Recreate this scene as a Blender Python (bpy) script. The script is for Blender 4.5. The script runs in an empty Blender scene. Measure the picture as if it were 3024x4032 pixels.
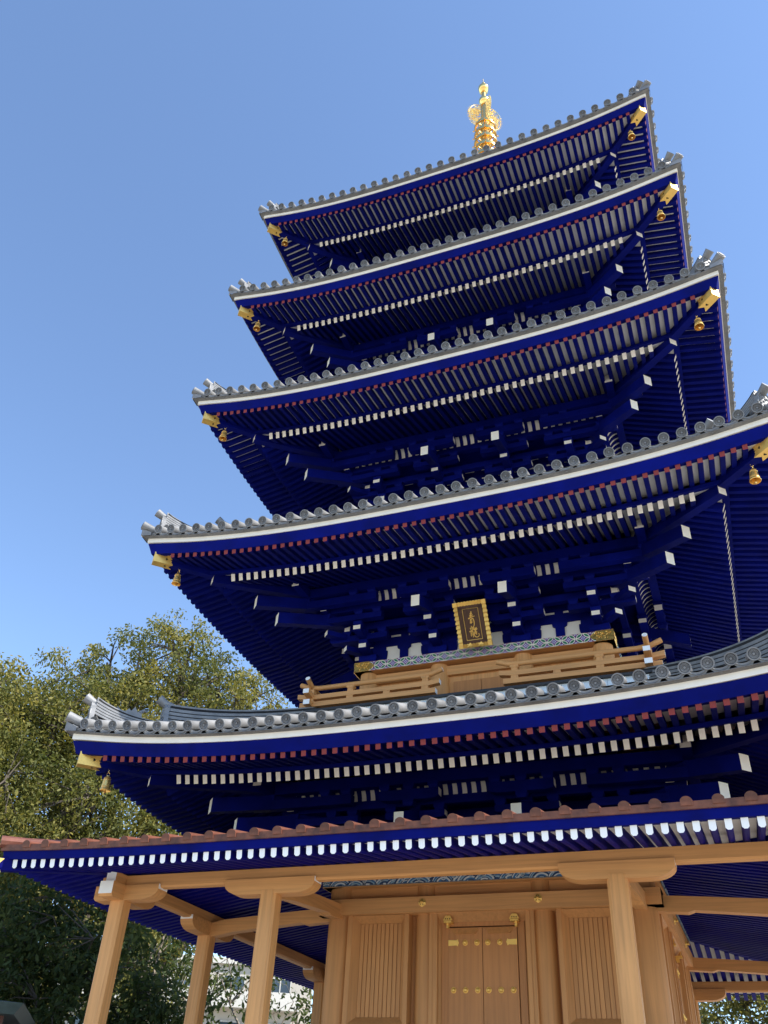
import bpy, math, random
import numpy as np
from mathutils import Matrix, Vector

PI = math.pi
rad = math.radians
random.seed(7)
rng = np.random.default_rng(11)
SC = bpy.context.scene
COL = SC.collection

# ------------------------------------------------------------------ camera
CAM = Vector((3.2987, -14.1552, 1.55))
YAW, PITCH, ROLL, FPX = -0.39990, 0.64056, 0.058734, 3374.84
_f = Vector((math.sin(YAW) * math.cos(PITCH), math.cos(YAW) * math.cos(PITCH), math.sin(PITCH)))
_r = Vector((math.cos(YAW), -math.sin(YAW), 0))
_u = _r.cross(_f)
R2 = _r * math.cos(ROLL) + _u * math.sin(ROLL)
U2 = -_r * math.sin(ROLL) + _u * math.cos(ROLL)
cam = bpy.data.cameras.new('camera')
cam_o = bpy.data.objects.new('camera', cam)
COL.objects.link(cam_o)
cam.sensor_fit = 'VERTICAL'
cam.sensor_height = 24.0
cam.lens = FPX / 4032 * 24.0
cam.clip_start = 0.05
cam.clip_end = 5000
cam_o.matrix_world = Matrix(((R2.x, U2.x, -_f.x, CAM.x), (R2.y, U2.y, -_f.y, CAM.y), (R2.z, U2.z, -_f.z, CAM.z), (0, 0, 0, 1)))
SC.camera = cam_o

# ------------------------------------------------------------------ sky and sun
SUN_AZ, SUN_EL = rad(93.5), rad(47)         # azimuth clockwise from +Y (the back of the pagoda)
w = bpy.data.worlds.new('World')
SC.world = w
w.use_nodes = True
nt = w.node_tree
bg = nt.nodes['Background']
sky = nt.nodes.new('ShaderNodeTexSky')
sky.sky_type = 'NISHITA'
sky.sun_disc = False
sky.sun_elevation = SUN_EL
sky.sun_rotation = SUN_AZ
sky.air_density = 0.92
sky.dust_density = 0.12
sky.ozone_density = 3.0
sky.altitude = 50
nt.links.new(sky.outputs[0], bg.inputs[0])
bg.inputs[1].default_value = 0.15
sun = bpy.data.lights.new('sun', 'SUN')
sun.energy = 4.2
sun.angle = rad(0.53)
sun.color = (1.0, 0.95, 0.87)
sun_o = bpy.data.objects.new('sun', sun)
COL.objects.link(sun_o)
sd = Vector((math.sin(SUN_AZ) * math.cos(SUN_EL), math.cos(SUN_AZ) * math.cos(SUN_EL), math.sin(SUN_EL)))
sun_o.rotation_euler = sd.to_track_quat('Z', 'Y').to_euler()
SC.view_settings.view_transform = 'Standard'
SC.view_settings.look = 'None'
SC.view_settings.gamma = 1
SC.view_settings.use_curve_mapping = False
SC.view_settings.exposure = 1.1

# ------------------------------------------------------------------ helpers
def L(nt, a, b): nt.links.new(a, b)

def material(name, color, rough=0.6, metal=0.0, var=0.0, scale=8.0, bump=0.0, bscale=40.0, stretch=None, coat=0.0, col2=None, spec=None):
    m = bpy.data.materials.new(name)
    m.use_nodes = True
    t = m.node_tree
    b = t.nodes['Principled BSDF']
    b.inputs['Base Color'].default_value = (*color, 1)
    b.inputs['Roughness'].default_value = rough
    b.inputs['Metallic'].default_value = metal
    if spec is not None: b.inputs['Specular IOR Level'].default_value = spec
    if coat: b.inputs['Coat Weight'].default_value = coat
    if var or bump or col2:
        tc = t.nodes.new('ShaderNodeTexCoord')
        mp = t.nodes.new('ShaderNodeMapping')
        L(t, tc.outputs['Object'], mp.inputs[0])
        if stretch: mp.inputs['Scale'].default_value = stretch
        if var or col2:
            n = t.nodes.new('ShaderNodeTexNoise')
            n.inputs['Scale'].default_value = scale
            n.inputs['Detail'].default_value = 6
            n.inputs['Roughness'].default_value = 0.6
            L(t, mp.outputs[0], n.inputs[0])
            cr = t.nodes.new('ShaderNodeValToRGB')
            c2 = col2 or color
            cr.color_ramp.elements[0].position = 0.3
            cr.color_ramp.elements[1].position = 0.72
            cr.color_ramp.elements[0].color = (*[c * (1 - var) for c in color], 1)
            cr.color_ramp.elements[1].color = (*[min(1, c * (1 + var)) for c in c2], 1)
            L(t, n.outputs['Fac'], cr.inputs[0])
            oi = t.nodes.new('ShaderNodeObjectInfo')
            hs = t.nodes.new('ShaderNodeHueSaturation')
            mr = t.nodes.new('ShaderNodeMapRange')
            mr.inputs['To Min'].default_value = 1 - var * .5
            mr.inputs['To Max'].default_value = 1 + var * .5
            L(t, oi.outputs['Random'], mr.inputs[0])
            L(t, mr.outputs[0], hs.inputs['Value'])
            L(t, cr.outputs[0], hs.inputs['Color'])
            L(t, hs.outputs[0], b.inputs['Base Color'])
            rr = t.nodes.new('ShaderNodeMapRange')
            rr.inputs['To Min'].default_value = max(0.03, rough - .1)
            rr.inputs['To Max'].default_value = min(1, rough + .1)
            L(t, n.outputs['Fac'], rr.inputs[0])
            L(t, rr.outputs[0], b.inputs['Roughness'])
        if bump:
            n2 = t.nodes.new('ShaderNodeTexNoise')
            n2.inputs['Scale'].default_value = bscale
            n2.inputs['Detail'].default_value = 5
            L(t, mp.outputs[0], n2.inputs[0])
            bp = t.nodes.new('ShaderNodeBump')
            bp.inputs['Strength'].default_value = bump
            bp.inputs['Distance'].default_value = 0.01
            L(t, n2.outputs['Fac'], bp.inputs['Height'])
            L(t, bp.outputs[0], b.inputs['Normal'])
    return m

def wood_material(name, color, axis, var=0.15):
    """grain running along one axis; knots as dark rings"""
    m = bpy.data.materials.new(name)
    m.use_nodes = True
    t = m.node_tree
    b = t.nodes['Principled BSDF']
    b.inputs['Roughness'].default_value = 0.62
    tc = t.nodes.new('ShaderNodeTexCoord')
    ge = t.nodes.new('ShaderNodeNewGeometry')
    oi = t.nodes.new('ShaderNodeObjectInfo')
    add = t.nodes.new('ShaderNodeVectorMath'); add.operation = 'MULTIPLY_ADD'
    L(t, oi.outputs['Random'], add.inputs[0]); add.inputs[1].default_value = (7.3, 5.1, 9.7)
    L(t, ge.outputs['Position'], add.inputs[2])
    mp = t.nodes.new('ShaderNodeMapping')
    s = [16.0, 16.0, 16.0]; s['xyz'.index(axis)] = 0.55
    mp.inputs['Scale'].default_value = s
    L(t, add.outputs[0], mp.inputs[0])
    n = t.nodes.new('ShaderNodeTexNoise')
    n.inputs['Scale'].default_value = 1.6; n.inputs['Detail'].default_value = 7; n.inputs['Distortion'].default_value = .6
    L(t, mp.outputs[0], n.inputs[0])
    n2 = t.nodes.new('ShaderNodeTexNoise'); n2.inputs['Scale'].default_value = 1.1; n2.inputs['Detail'].default_value = 3
    L(t, add.outputs[0], n2.inputs[0])
    cr = t.nodes.new('ShaderNodeValToRGB')
    cr.color_ramp.elements[0].position = .28; cr.color_ramp.elements[1].position = .75
    cr.color_ramp.elements[0].color = (*[c * (1 - var * 1.25) for c in color], 1)
    cr.color_ramp.elements[1].color = (*[c * (1 + var) for c in color], 1)
    mid = cr.color_ramp.elements.new(.5); mid.color = (*color, 1)
    L(t, n.outputs['Fac'], cr.inputs[0])
    hs = t.nodes.new('ShaderNodeHueSaturation')
    mr = t.nodes.new('ShaderNodeMapRange'); mr.inputs['To Min'].default_value = .82; mr.inputs['To Max'].default_value = 1.16
    L(t, n2.outputs['Fac'], mr.inputs[0]); L(t, mr.outputs[0], hs.inputs['Value']); L(t, cr.outputs[0], hs.inputs['Color'])
    vo = t.nodes.new('ShaderNodeTexVoronoi'); vo.inputs['Scale'].default_value = .55
    mk = t.nodes.new('ShaderNodeMapping'); ks = [3.2, 3.2, 3.2]; ks['xyz'.index(axis)] = 1.4; mk.inputs['Scale'].default_value = ks
    L(t, add.outputs[0], mk.inputs[0]); L(t, mk.outputs[0], vo.inputs[0])
    kr = t.nodes.new('ShaderNodeMapRange'); kr.inputs['From Min'].default_value = .03; kr.inputs['From Max'].default_value = .10
    L(t, vo.outputs['Distance'], kr.inputs[0])
    mx = t.nodes.new('ShaderNodeMix'); mx.data_type = 'RGBA'
    mx.inputs[6].default_value = (*[c * .45 for c in color], 1)
    L(t, kr.outputs[0], mx.inputs[0]); L(t, hs.outputs[0], mx.inputs[7])
    L(t, mx.outputs[2], b.inputs['Base Color'])
    bp = t.nodes.new('ShaderNodeBump'); bp.inputs['Strength'].default_value = .12; bp.inputs['Distance'].default_value = .004
    L(t, n.outputs['Fac'], bp.inputs['Height']); L(t, bp.outputs[0], b.inputs['Normal'])
    return m

BLUE = material('blue_paint', (.0010, .0044, .122), .68, var=.30, scale=2.2, bump=.05, bscale=60, spec=.07)
BLUE2 = material('violet_blue_paint', (.0036, .0042, .145), .65, var=.25, scale=2.2, bump=.05, bscale=60, spec=.08)
CREAM = material('cream_paint', (.82, .78, .69), .55, var=.05, scale=5)
WHITE = material('white_paint', (.86, .88, .88), .5, var=.03, scale=5)
SOFFIT = material('pale_soffit_board', (.84, .82, .77), .6, var=.07, scale=4)
PLASTER = material('plaster', (.68, .67, .64), .8, var=.06, scale=4)
RED = material('red_paint', (.21, .022, .018), .65, var=.14, scale=9)
TILE = material('smoked_roof_tile', (.195, .197, .20), .5, var=.26, scale=6, bump=.25, bscale=55, spec=.5)
TILE_C = material('smoked_tile_face', (.168, .175, .183), .5, var=.28, scale=7, bump=.25, bscale=55)
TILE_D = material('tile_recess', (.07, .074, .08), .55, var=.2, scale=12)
TILE_U = material('tile_underside', (.15, .15, .148), .6, var=.28, scale=5, bump=.3, bscale=30)
GAP = material('dark_joint', (.012, .012, .013), .9)
GOLD = material('gilded_metal', (.95, .66, .24), .24, metal=1.0, var=.06, scale=14, bump=.06, bscale=30)
GOLD_D = material('engraved_gilt', (.42, .27, .075), .42, metal=.9, var=.3, scale=26, bump=.9, bscale=34)
GOLD_F = material('brushed_gilt', (.86, .56, .15), .42, metal=.55, var=.08, scale=10)
GOLD_B = material('polished_gilt', (.92, .62, .20), .27, metal=.8, var=.06, scale=10)
HOLE = material('dark_hole', (.01, .008, .006), .8)
COPPER = material('red_copper', (.19, .068, .043), .45, metal=.25, var=.22, scale=4, bump=.08, bscale=12)
COPPER_D = material('copper_fascia', (.10, .034, .021), .5, metal=.2, var=.45, scale=7, col2=(.16, .056, .03))
DARKTRIM = material('dark_metal_edge', (.02, .02, .022), .5)
PALE = material('pale_blue_board', (.62, .70, .76), .5, var=.04, scale=6)
WX = wood_material('cypress_along_x', (.60, .30, .105), 'x')
WY = wood_material('cypress_along_y', (.60, .30, .105), 'y')
WZ = wood_material('cypress_upright', (.60, .30, .105), 'z')
WSHADED = wood_material('shade_toned_cypress', (.50, .238, .080), 'z', .13)  # same cypress, with the shade behind the porch put into its colour
WDOOR = wood_material('cypress_door', (.44, .192, .062), 'z', .12)
SIGNWOOD = wood_material('dark_sign_wood', (.085, .036, .018), 'z', .35)
STONE = material('podium_granite', (.15, .14, .125), .8, var=.2, scale=30, bump=.2)
INK = material('navy_print', (.012, .045, .13), .6)
MIDB = material('wave_blue', (.045, .16, .34), .6)
PALEB = material('wave_pale_blue', (.28, .42, .52), .6)
WAVEW = material('wave_white', (.62, .66, .66), .6)
WAVEG = material('wave_grey_ground', (.14, .155, .165), .6, var=.25, scale=9)
GREEN_P = material('green_print', (.008, .15, .075), .6)
CREAM_P = material('cream_print', (.82, .81, .70), .6)
PURPLE_P = material('purple_print', (.11, .02, .16), .6)
RED_P = material('crimson_print', (.28, .03, .06), .6)
VIOLET_P = material('violet_print', (.10, .05, .34), .6)

class MB:
    def __init__(s): s.v = []; s.f = []; s.m = []
    def add(s, vs, fs, mi=0):
        o = len(s.v)
        s.v += [tuple(p) for p in vs]
        for k, f in enumerate(fs):
            s.f.append(tuple(i + o for i in f))
            s.m.append(mi[k] if isinstance(mi, (list, tuple)) else mi)
    def box(s, x0, x1, y0, y1, z0, z1, mi=0, top=None, bot=None, fr=None, bk=None, lf=None, rt=None):
        vs = [(x0, y0, z0), (x1, y0, z0), (x1, y1, z0), (x0, y1, z0), (x0, y0, z1), (x1, y0, z1), (x1, y1, z1), (x0, y1, z1)]
        fs = [(3, 2, 1, 0), (4, 5, 6, 7), (0, 1, 5, 4), (2, 3, 7, 6), (3, 0, 4, 7), (1, 2, 6, 5)]
        s.add(vs, fs, [mi if k is None else k for k in (bot, top, fr, bk, lf, rt)])
    def obox(s, p0, p1, w, h, mi=0, e0=None, e1=None, up=(0, 0, 1)):
        """bar from p0 to p1, width w, height h; end materials e0/e1; ends plumb when up is vertical"""
        p0, p1 = Vector(p0), Vector(p1)
        d = (p1 - p0).normalized()
        up = Vector(up)
        sd_ = d.cross(up).normalized() * (w / 2)
        u = up * (h / 2)
        vs = [p0 - sd_ - u, p0 + sd_ - u, p0 + sd_ + u, p0 - sd_ + u, p1 - sd_ - u, p1 + sd_ - u, p1 + sd_ + u, p1 - sd_ + u]
        fs = [(0, 1, 2, 3), (7, 6, 5, 4), (0, 4, 5, 1), (3, 2, 6, 7), (1, 5, 6, 2), (0, 3, 7, 4)]
        s.add(vs, fs, [mi if e0 is None else e0, mi if e1 is None else e1, mi, mi, mi, mi])
    def prism(s, poly, f, d0, d1, mi=0, emats=None, cap0=None, cap1=None):
        """poly: 2d outline; f(u, v, d) -> point"""
        n = len(poly)
        vs = [f(u, v, d0) for u, v in poly] + [f(u, v, d1) for u, v in poly]
        fs = [tuple(range(n)), tuple(range(2 * n - 1, n - 1, -1))] + [(i, i + n, (i + 1) % n + n, (i + 1) % n) for i in range(n)]
        ms = [mi if cap0 is None else cap0, mi if cap1 is None else cap1] + [(emats or {}).get(i, mi) for i in range(n)]
        s.add(vs, fs, ms)
    def lathe(s, prof, seg=16, mi=0, f=None, cap0=True, cap1=True):
        f = f or (lambda x, y, z: (x, y, z))
        vs, fs = [], []
        for r, z in prof:
            for k in range(seg):
                a = 2 * PI * k / seg
                vs.append(f(r * math.cos(a), r * math.sin(a), z))
        for j in range(len(prof) - 1):
            for k in range(seg):
                fs.append((j * seg + k, j * seg + (k + 1) % seg, (j + 1) * seg + (k + 1) % seg, (j + 1) * seg + k))
        ms = [mi[j] if isinstance(mi, (list, tuple)) else mi for j in range(len(prof) - 1) for k in range(seg)]
        if cap0: fs.append(tuple(range(seg - 1, -1, -1))); ms.append(mi[0] if isinstance(mi, (list, tuple)) else mi)
        if cap1: fs.append(tuple(range((len(prof) - 1) * seg, len(prof) * seg))); ms.append(mi[-1] if isinstance(mi, (list, tuple)) else mi)
        s.add(vs, fs, ms)
    def tube(s, pts, rs, seg=6, mi=0, e0=None, e1=None):
        pts = [Vector(p) for p in pts]
        if not isinstance(rs, (list, tuple)): rs = [rs] * len(pts)
        vs, fs = [], []
        n = len(pts)
        ref = Vector((0, 0, 1))
        d0 = (pts[-1] - pts[0]).normalized()
        if abs(d0.z) > .9: ref = Vector((1, 0, 0))
        for i, p in enumerate(pts):
            d = (pts[min(i + 1, n - 1)] - pts[max(i - 1, 0)]).normalized()
            a = d.cross(ref).normalized(); b = a.cross(d).normalized()
            for k in range(seg):
                t = 2 * PI * k / seg
                vs.append(p + (a * math.cos(t) + b * math.sin(t)) * rs[i])
        for i in range(n - 1):
            for k in range(seg):
                fs.append((i * seg + k, i * seg + (k + 1) % seg, (i + 1) * seg + (k + 1) % seg, (i + 1) * seg + k))
        ms = [mi] * len(fs)
        fs.append(tuple(range(seg - 1, -1, -1))); ms.append(mi if e0 is None else e0)
        fs.append(tuple(range((n - 1) * seg, n * seg))); ms.append(mi if e1 is None else e1)
        s.add(vs, fs, ms)
    def mesh(s, name, mats, smooth=False, sharp=35):
        me = bpy.data.meshes.new(name)
        me.from_pydata(s.v, [], s.f)
        for m in mats: me.materials.append(m)
        me.polygons.foreach_set('material_index', s.m)
        if smooth:
            me.polygons.foreach_set('use_smooth', [True] * len(s.f))
            me.set_sharp_from_angle(angle=rad(sharp))
        me.update()
        import bmesh
        bm = bmesh.new(); bm.from_mesh(me)
        bmesh.ops.recalc_face_normals(bm, faces=bm.faces)
        bm.to_mesh(me); bm.free()
        return me

def obj(name, mesh, parent=None, loc=(0, 0, 0), rz=0.0, rot=None, scale=None):
    o = bpy.data.objects.new(name, mesh)
    COL.objects.link(o)
    o.parent = parent
    o.location = loc
    o.rotation_euler = rot if rot else (0, 0, rz)
    if scale: o.scale = scale
    return o

def pobj(name, mesh, parent, *a, **k):
    """a child whose transform is given in the pagoda's own space, under a parent that is itself turned"""
    o = obj(name, mesh, parent, *a, **k)
    o.matrix_parent_inverse = parent.matrix_basis.inverted()
    return o

def tag(o, label, cat=None, group=None, kind=None):
    o['label'] = label
    if cat: o['category'] = cat
    if group: o['group'] = group
    if kind: o['kind'] = kind
    return o

def stuff(o): o['kind'] = 'stuff'; return o

# ------------------------------------------------------------------ ground
def ground_material():
    m = bpy.data.materials.new('pale_gravel')
    m.use_nodes = True
    t = m.node_tree; b = t.nodes['Principled BSDF']
    tc = t.nodes.new('ShaderNodeTexCoord')
    vo = t.nodes.new('ShaderNodeTexVoronoi'); vo.inputs['Scale'].default_value = 45
    no = t.nodes.new('ShaderNodeTexNoise'); no.inputs['Scale'].default_value = .6; no.inputs['Detail'].default_value = 6
    L(t, tc.outputs['Object'], vo.inputs[0]); L(t, tc.outputs['Object'], no.inputs[0])
    cr = t.nodes.new('ShaderNodeValToRGB')
    cr.color_ramp.elements[0].color = (.27, .235, .19, 1); cr.color_ramp.elements[1].color = (.50, .45, .375, 1)
    mx = t.nodes.new('ShaderNodeMix'); mx.data_type = 'FLOAT'; mx.inputs[0].default_value = .5
    sp = t.nodes.new('ShaderNodeSeparateColor'); L(t, vo.outputs['Color'], sp.inputs[0])
    L(t, sp.outputs[0], mx.inputs[2]); L(t, no.outputs['Fac'], mx.inputs[3])
    L(t, mx.outputs[0], cr.inputs[0]); L(t, cr.outputs[0], b.inputs['Base Color'])
    b.inputs['Roughness'].default_value = .9
    return m
g = MB(); g.box(-600, 600, -600, 600, -.5, 0)
go = obj('ground', g.mesh('ground', [ground_material()])); tag(go, 'pale gravel temple ground around the pagoda', kind='structure')

# ------------------------------------------------------------------ pagoda
PAG = bpy.data.objects.new('pagoda', None); COL.objects.link(PAG)
tag(PAG, 'tall blue five-storey wooden pagoda with grey tiled roofs and a gilded spire', 'pagoda')

# (E eave of cap faces, hw half-row of caps, Z cap centre mid eave, U corner lift, n caps, B column line, x1 inner column)
ROOFS = [
    dict(E=5.124, hw=4.824, Z=5.843, U=.273, n=41, B=2.077, x1=.795, nf=64, nb=54),
    dict(E=4.894, hw=4.593, Z=9.272, U=.280, n=39, B=1.943, x1=.700, nf=62, nb=52),
    dict(E=4.711, hw=4.411, Z=12.500, U=.301, n=37, B=1.820, x1=.655, nf=60, nb=50),
    dict(E=4.560, hw=4.260, Z=15.644, U=.297, n=35, B=1.702, x1=.613, nf=58, nb=48),
    dict(E=4.392, hw=4.091, Z=18.663, U=.320, n=33, B=1.585, x1=.571, nf=56, nb=46),
]
Q = 2.925
SA, SB = .33, .03                      # roof rise per metre, and its increase

def lift(r, x): return r['U'] * (min(abs(x), r['hw'] * 1.09) / r['hw']) ** Q
def fade(t): return max(0.0, 1 - max(t, 0) / 2.2) ** 1.6
def roof_z(r, x, t): return r['Z'] + SA * t + SB * t * t + lift(r, x) * fade(t)
def flare(f): return .046 * abs(f) ** Q

def sweep(r, prof, mats_i, k=1.0, seg=40, closed=True, xpad=0.0):
    """sheet/beam swept along a front eave; prof = [(t, dz)]; mitred at the corners"""
    mb = MB(); vs = []; n = len(prof)
    for i in range(seg + 1):
        f = -1 + 2 * i / seg
        for t, dz in prof:
            Y = r['E'] - t
            x = f * (Y + xpad)
            vs.append((x + math.copysign(flare(f), f) * (abs(f) > .999), -(Y + flare(f)), r['Z'] + dz + lift(r, x) * k))
    fs = []; ms = []
    for i in range(seg):
        for j in range(n if closed else n - 1):
            a = i * n + j; b = i * n + (j + 1) % n
            fs.append((a, b, b + n, a + n)); ms.append(mats_i[j] if isinstance(mats_i, (list, tuple)) else mats_i)
    mb.add(vs, fs, ms)
    return mb

# --- shared tile meshes
TILT = rad(21)                         # eave tiles lie with the slope, so their faces look a little down

def cap_mesh():
    """round eave tile: rimmed face with a sixteen-petal flower, and its barrel running back up the slope"""
    mb = MB(); R = .073; S = 64
    # outward is -y
    def ring(rf, y, wob=0.0):
        out = []
        for k in range(S):
            a = 2 * PI * k / S
            dy = wob * (0.5 + .5 * math.cos(16 * a))
            out.append((rf * math.cos(a), y - dy, rf * math.sin(a)))
        return out
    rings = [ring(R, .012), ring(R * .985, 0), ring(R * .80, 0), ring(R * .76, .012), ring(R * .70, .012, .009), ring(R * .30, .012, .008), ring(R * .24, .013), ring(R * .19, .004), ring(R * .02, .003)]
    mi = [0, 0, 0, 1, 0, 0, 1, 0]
    vs = sum(rings, []); fs = []; ms = []
    for j in range(len(rings) - 1):
        for k in range(S):
            fs.append((j * S + k, j * S + (k + 1) % S, (j + 1) * S + (k + 1) % S, (j + 1) * S + k)); ms.append(mi[j])
    mb.add(vs, fs, ms)
    prof = [(R, .012), (R, .02), (R * .93, .05), (R * .93, .42)]
    vs = []; fs = []
    for rr, y in prof:
        for k in range(24):
            a = 2 * PI * k / 24
            vs.append((rr * math.cos(a), y, rr * math.sin(a)))
    for j in range(3):
        for k in range(24): fs.append((j * 24 + k, j * 24 + (k + 1) % 24, (j + 1) * 24 + (k + 1) % 24, (j + 1) * 24 + k))
    mb.add(vs, fs, 2)
    return mb.mesh('eave_tile_cap', [TILE_C, TILE_D, TILE], smooth=True, sharp=30)

def pan_mesh(p):
    """sagging flat tile between two round ones, with a hanging scalloped lip"""
    mb = MB(); N = 12; h = p / 2
    up, lo = [], []
    for i in range(N + 1):
        u = -1 + 2 * i / N
        zu = -.022 - .045 * (1 - u * u)
        zl = -.052 - .068 * (1 - u * u) - .006 * math.cos(u * PI * 3)
        if abs(u) > .99: zl = -.06
        up.append((u * h, zu)); lo.append((u * h, zl))
    vs = []
    for (x, z) in up: vs.append((x, .006, z))
    for (x, z) in lo: vs.append((x, .004, z))
    for (x, z) in lo: vs.append((x, .034, z + .004))
    for (x, z) in up: vs.append((x, .034, z - .018))
    for (x, z) in up: vs.append((x, .42, z - .018))
    for (x, z) in up: vs.append((x, .42, z))
    n = N + 1; fs = []; ms = []
    for j, m in ((0, 0), (1, 1), (2, 1), (3, 2), (4, 2)):
        for i in range(N):
            fs.append((j * n + i, j * n + i + 1, (j + 1) * n + i + 1, (j + 1) * n + i)); ms.append(m)
    for i in range(N): fs.append((5 * n + i, 5 * n + i + 1, i + 1, i)); ms.append(0)
    mb.add(vs, fs, ms)
    # raised moulding along the lip
    mo = [(u * h * .8, .000, -.045 - .05 * (1 - u * u)) for u in (-1, -.6, -.2, .2, .6, 1)]
    mb.tube(mo, .006, 5, 0)
    return mb.mesh('eave_pan_tile', [TILE_C, TILE_U, TILE_U], smooth=True, sharp=40)

CAP = cap_mesh()

def rafter_mesh(name, w, h, endmat, body, chamfer=0.0, endcut=0.0):
    """unit-length rafter; end face at y=0, running to y=1; top at z=+h/2"""
    mb = MB()
    a = w / 2; b = h / 2; c = chamfer
    poly = [(-a, b), (-a, -b + c), (-a + c, -b), (a - c, -b), (a, -b + c), (a, b)] if c else [(-a, b), (-a, -b), (a, -b), (a, b)]
    mb.prism(poly, lambda u, v, d: (u, d, v), 0.0, 1.0, 0, cap0=1)
    return mb.mesh(name, [body, endmat])

FLY = rafter_mesh('flying_rafter', .066, .092, RED, BLUE)
BASE = rafter_mesh('base_rafter', .068, .125, CREAM, BLUE)
MRAF = rafter_mesh('porch_rafter', .068, .102, WHITE, BLUE2, chamfer=.018)

S_F, S_B = .20, .387                   # slopes of flying and base rafters
T_F0, T_F1 = .198, .95
T_B0, T_B1 = .890, 2.30
DZ_F, DZ_B = -.369, -.3835

def slanted(mesh_w, mesh_h, x, y0, y1, z0, slope):
    """verts of one rafter as bar (used for the joined rows of the sides)"""
    return (x, y0, z0), (x, y1, z0 + slope * (y1 - y0))

def hip_ridge(r, a0, a1, h0, h1, layers, tipcurl, mb, wdt=.11):
    """stacked ridge tiles along the front-right diagonal from a0 (outer) to a1 (inner)"""
    N = 14
    def base(a): return r['Z'] + SA * (r['E'] - a) + SB * (r['E'] - a) ** 2 + lift(r, a) * fade(r['E'] - a) + .02
    dg = Vector((1, -1, 0)).normalized(); sdv = Vector((1, 1, 0)).normalized()
    for l in range(layers + 1):
        top = l == layers
        for i in range(N):
            for e in (0,):
                pass
        ring = []
        for i in range(N + 1):
            f = i / N
            a = a0 + (a1 - a0) * f
            curl = tipcurl * (1 - f) ** 3
            H = (h0 + (h1 - h0) * f)
            z0 = base(a) + curl + H * l / (layers + 1) * 1.0
            th = H / (layers + 1) * (.72 if not top else 1.0)
            hw = wdt * (1 - .035 * l) if not top else wdt * .62
            p = Vector((a, -a, 0))
            ring.append([(p - sdv * hw) + Vector((0, 0, z0)), (p + sdv * hw) + Vector((0, 0, z0)), (p + sdv * hw) + Vector((0, 0, z0 + th)), (p - sdv * hw) + Vector((0, 0, z0 + th))])
        vs = [q for rg in ring for q in rg]; fs = []
        for i in range(N):
            for j in range(4): fs.append((i * 4 + j, i * 4 + (j + 1) % 4, (i + 1) * 4 + (j + 1) % 4, (i + 1) * 4 + j))
        fs.append((0, 1, 2, 3)); fs.append((4 * N + 3, 4 * N + 2, 4 * N + 1, 4 * N))
        mb.add(vs, fs, 0)
    # dark core between layers
    vs = []; fs = []
    for i in range(N + 1):
        f = i / N; a = a0 + (a1 - a0) * f - .015 * (1 if i == 0 else 0)
        curl = tipcurl * (1 - f) ** 3; H = h0 + (h1 - h0) * f
        p = Vector((a, -a, base(a) + curl)); hw = wdt * .8
        vs += [p - sdv * hw - Vector((0, 0, .05)), p + sdv * hw - Vector((0, 0, .05)), p + sdv * hw + Vector((0, 0, H * .9)), p - sdv * hw + Vector((0, 0, H * .9))]
    for i in range(N):
        for j in range(4): fs.append((i * 4 + j, i * 4 + (j + 1) % 4, (i + 1) * 4 + (j + 1) % 4, (i + 1) * 4 + j))
    mb.add(vs, fs, 1)
    return base(a0) + tipcurl

def rot_z(mb, k):
    c, s_ = round(math.cos(k * PI / 2)), round(math.sin(k * PI / 2))
    out = MB(); out.v = [(c * x - s_ * y, s_ * x + c * y, z) for x, y, z in mb.v]; out.f = list(mb.f); out.m = list(mb.m)
    return out

def bell_meshes():
    b = MB()
    b.lathe([(.018, 0), (.034, -.006), (.046, -.02), (.052, -.05), (.058, -.10), (.066, -.16), (.078, -.205), (.084, -.215), (.080, -.222), (.074, -.205), (.05, -.10), (.04, -.03), (.0, -.02)], 28, 0, cap0=True, cap1=False)
    for a in range(4):
        t = a * PI / 2 + .4
        b.tube([(.049 * math.cos(t), .049 * math.sin(t), -.03), (.0675 * math.cos(t), .0675 * math.sin(t), -.165)], .004, 4, 0)
    for zz, rr in ((-.055, .0535), (-.165, .0675)):
        b.lathe([(rr, zz + .006), (rr + .004, zz), (rr, zz - .006)], 28, 0, cap0=False, cap1=False)
    body = b.mesh('bell_body', [GOLD_B], smooth=True)
    h = MB()
    def link(cz, rr, ax):
        pts = []
        for k in range(13):
            t = 2 * PI * k / 12
            pts.append((rr * math.sin(t) if ax else 0, 0 if ax else rr * math.sin(t), cz + rr * 1.25 * math.cos(t)))
        h.tube(pts, .006, 5, 0)
    link(.030, .022, 1); link(.085, .024, 0)
    h.lathe([(.006, .115), (.012, .14), (.05, .148), (.058, .156), (.058, .162)], 16, 0)
    hook = h.mesh('bell_hook', [GOLD], smooth=True)
    c = MB()
    c.tube([(0, 0, -.05), (0, 0, -.24)], .007, 6, 0)
    c.lathe([(.004, -.222), (.018, -.235), (.02, -.25), (.012, -.262), (.004, -.266)], 10, 0)
    clap = c.mesh('bell_clapper', [GOLD], smooth=True)
    return body, hook, clap
BELL = bell_meshes()
ROOF_WORDS = ['lowest', 'second', 'third', 'fourth', 'topmost']

def wind_bell(i, r, sx):
    a = r['E'] - .485
    z = r['Z'] + r['U'] - .385
    side = 'tree side' if sx < 0 else 'side away from the trees'
    e = bpy.data.objects.new('wind_bell', None); COL.objects.link(e)
    e.scale = (.9, .9, .9)
    e.location = (sx * a, -a, z - .19)
    e.rotation_euler = (rad(2), rad(1.5 * sx), .5 + .9 * i)
    tag(e, f'gilded bell under the corner of the {ROOF_WORDS[i]} tiled roof, {side}', 'bell', 'gilded bells at the roof corners')
    obj('body', BELL[0], e); obj('hook', BELL[1], e); obj('clapper', BELL[2], e)

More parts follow.
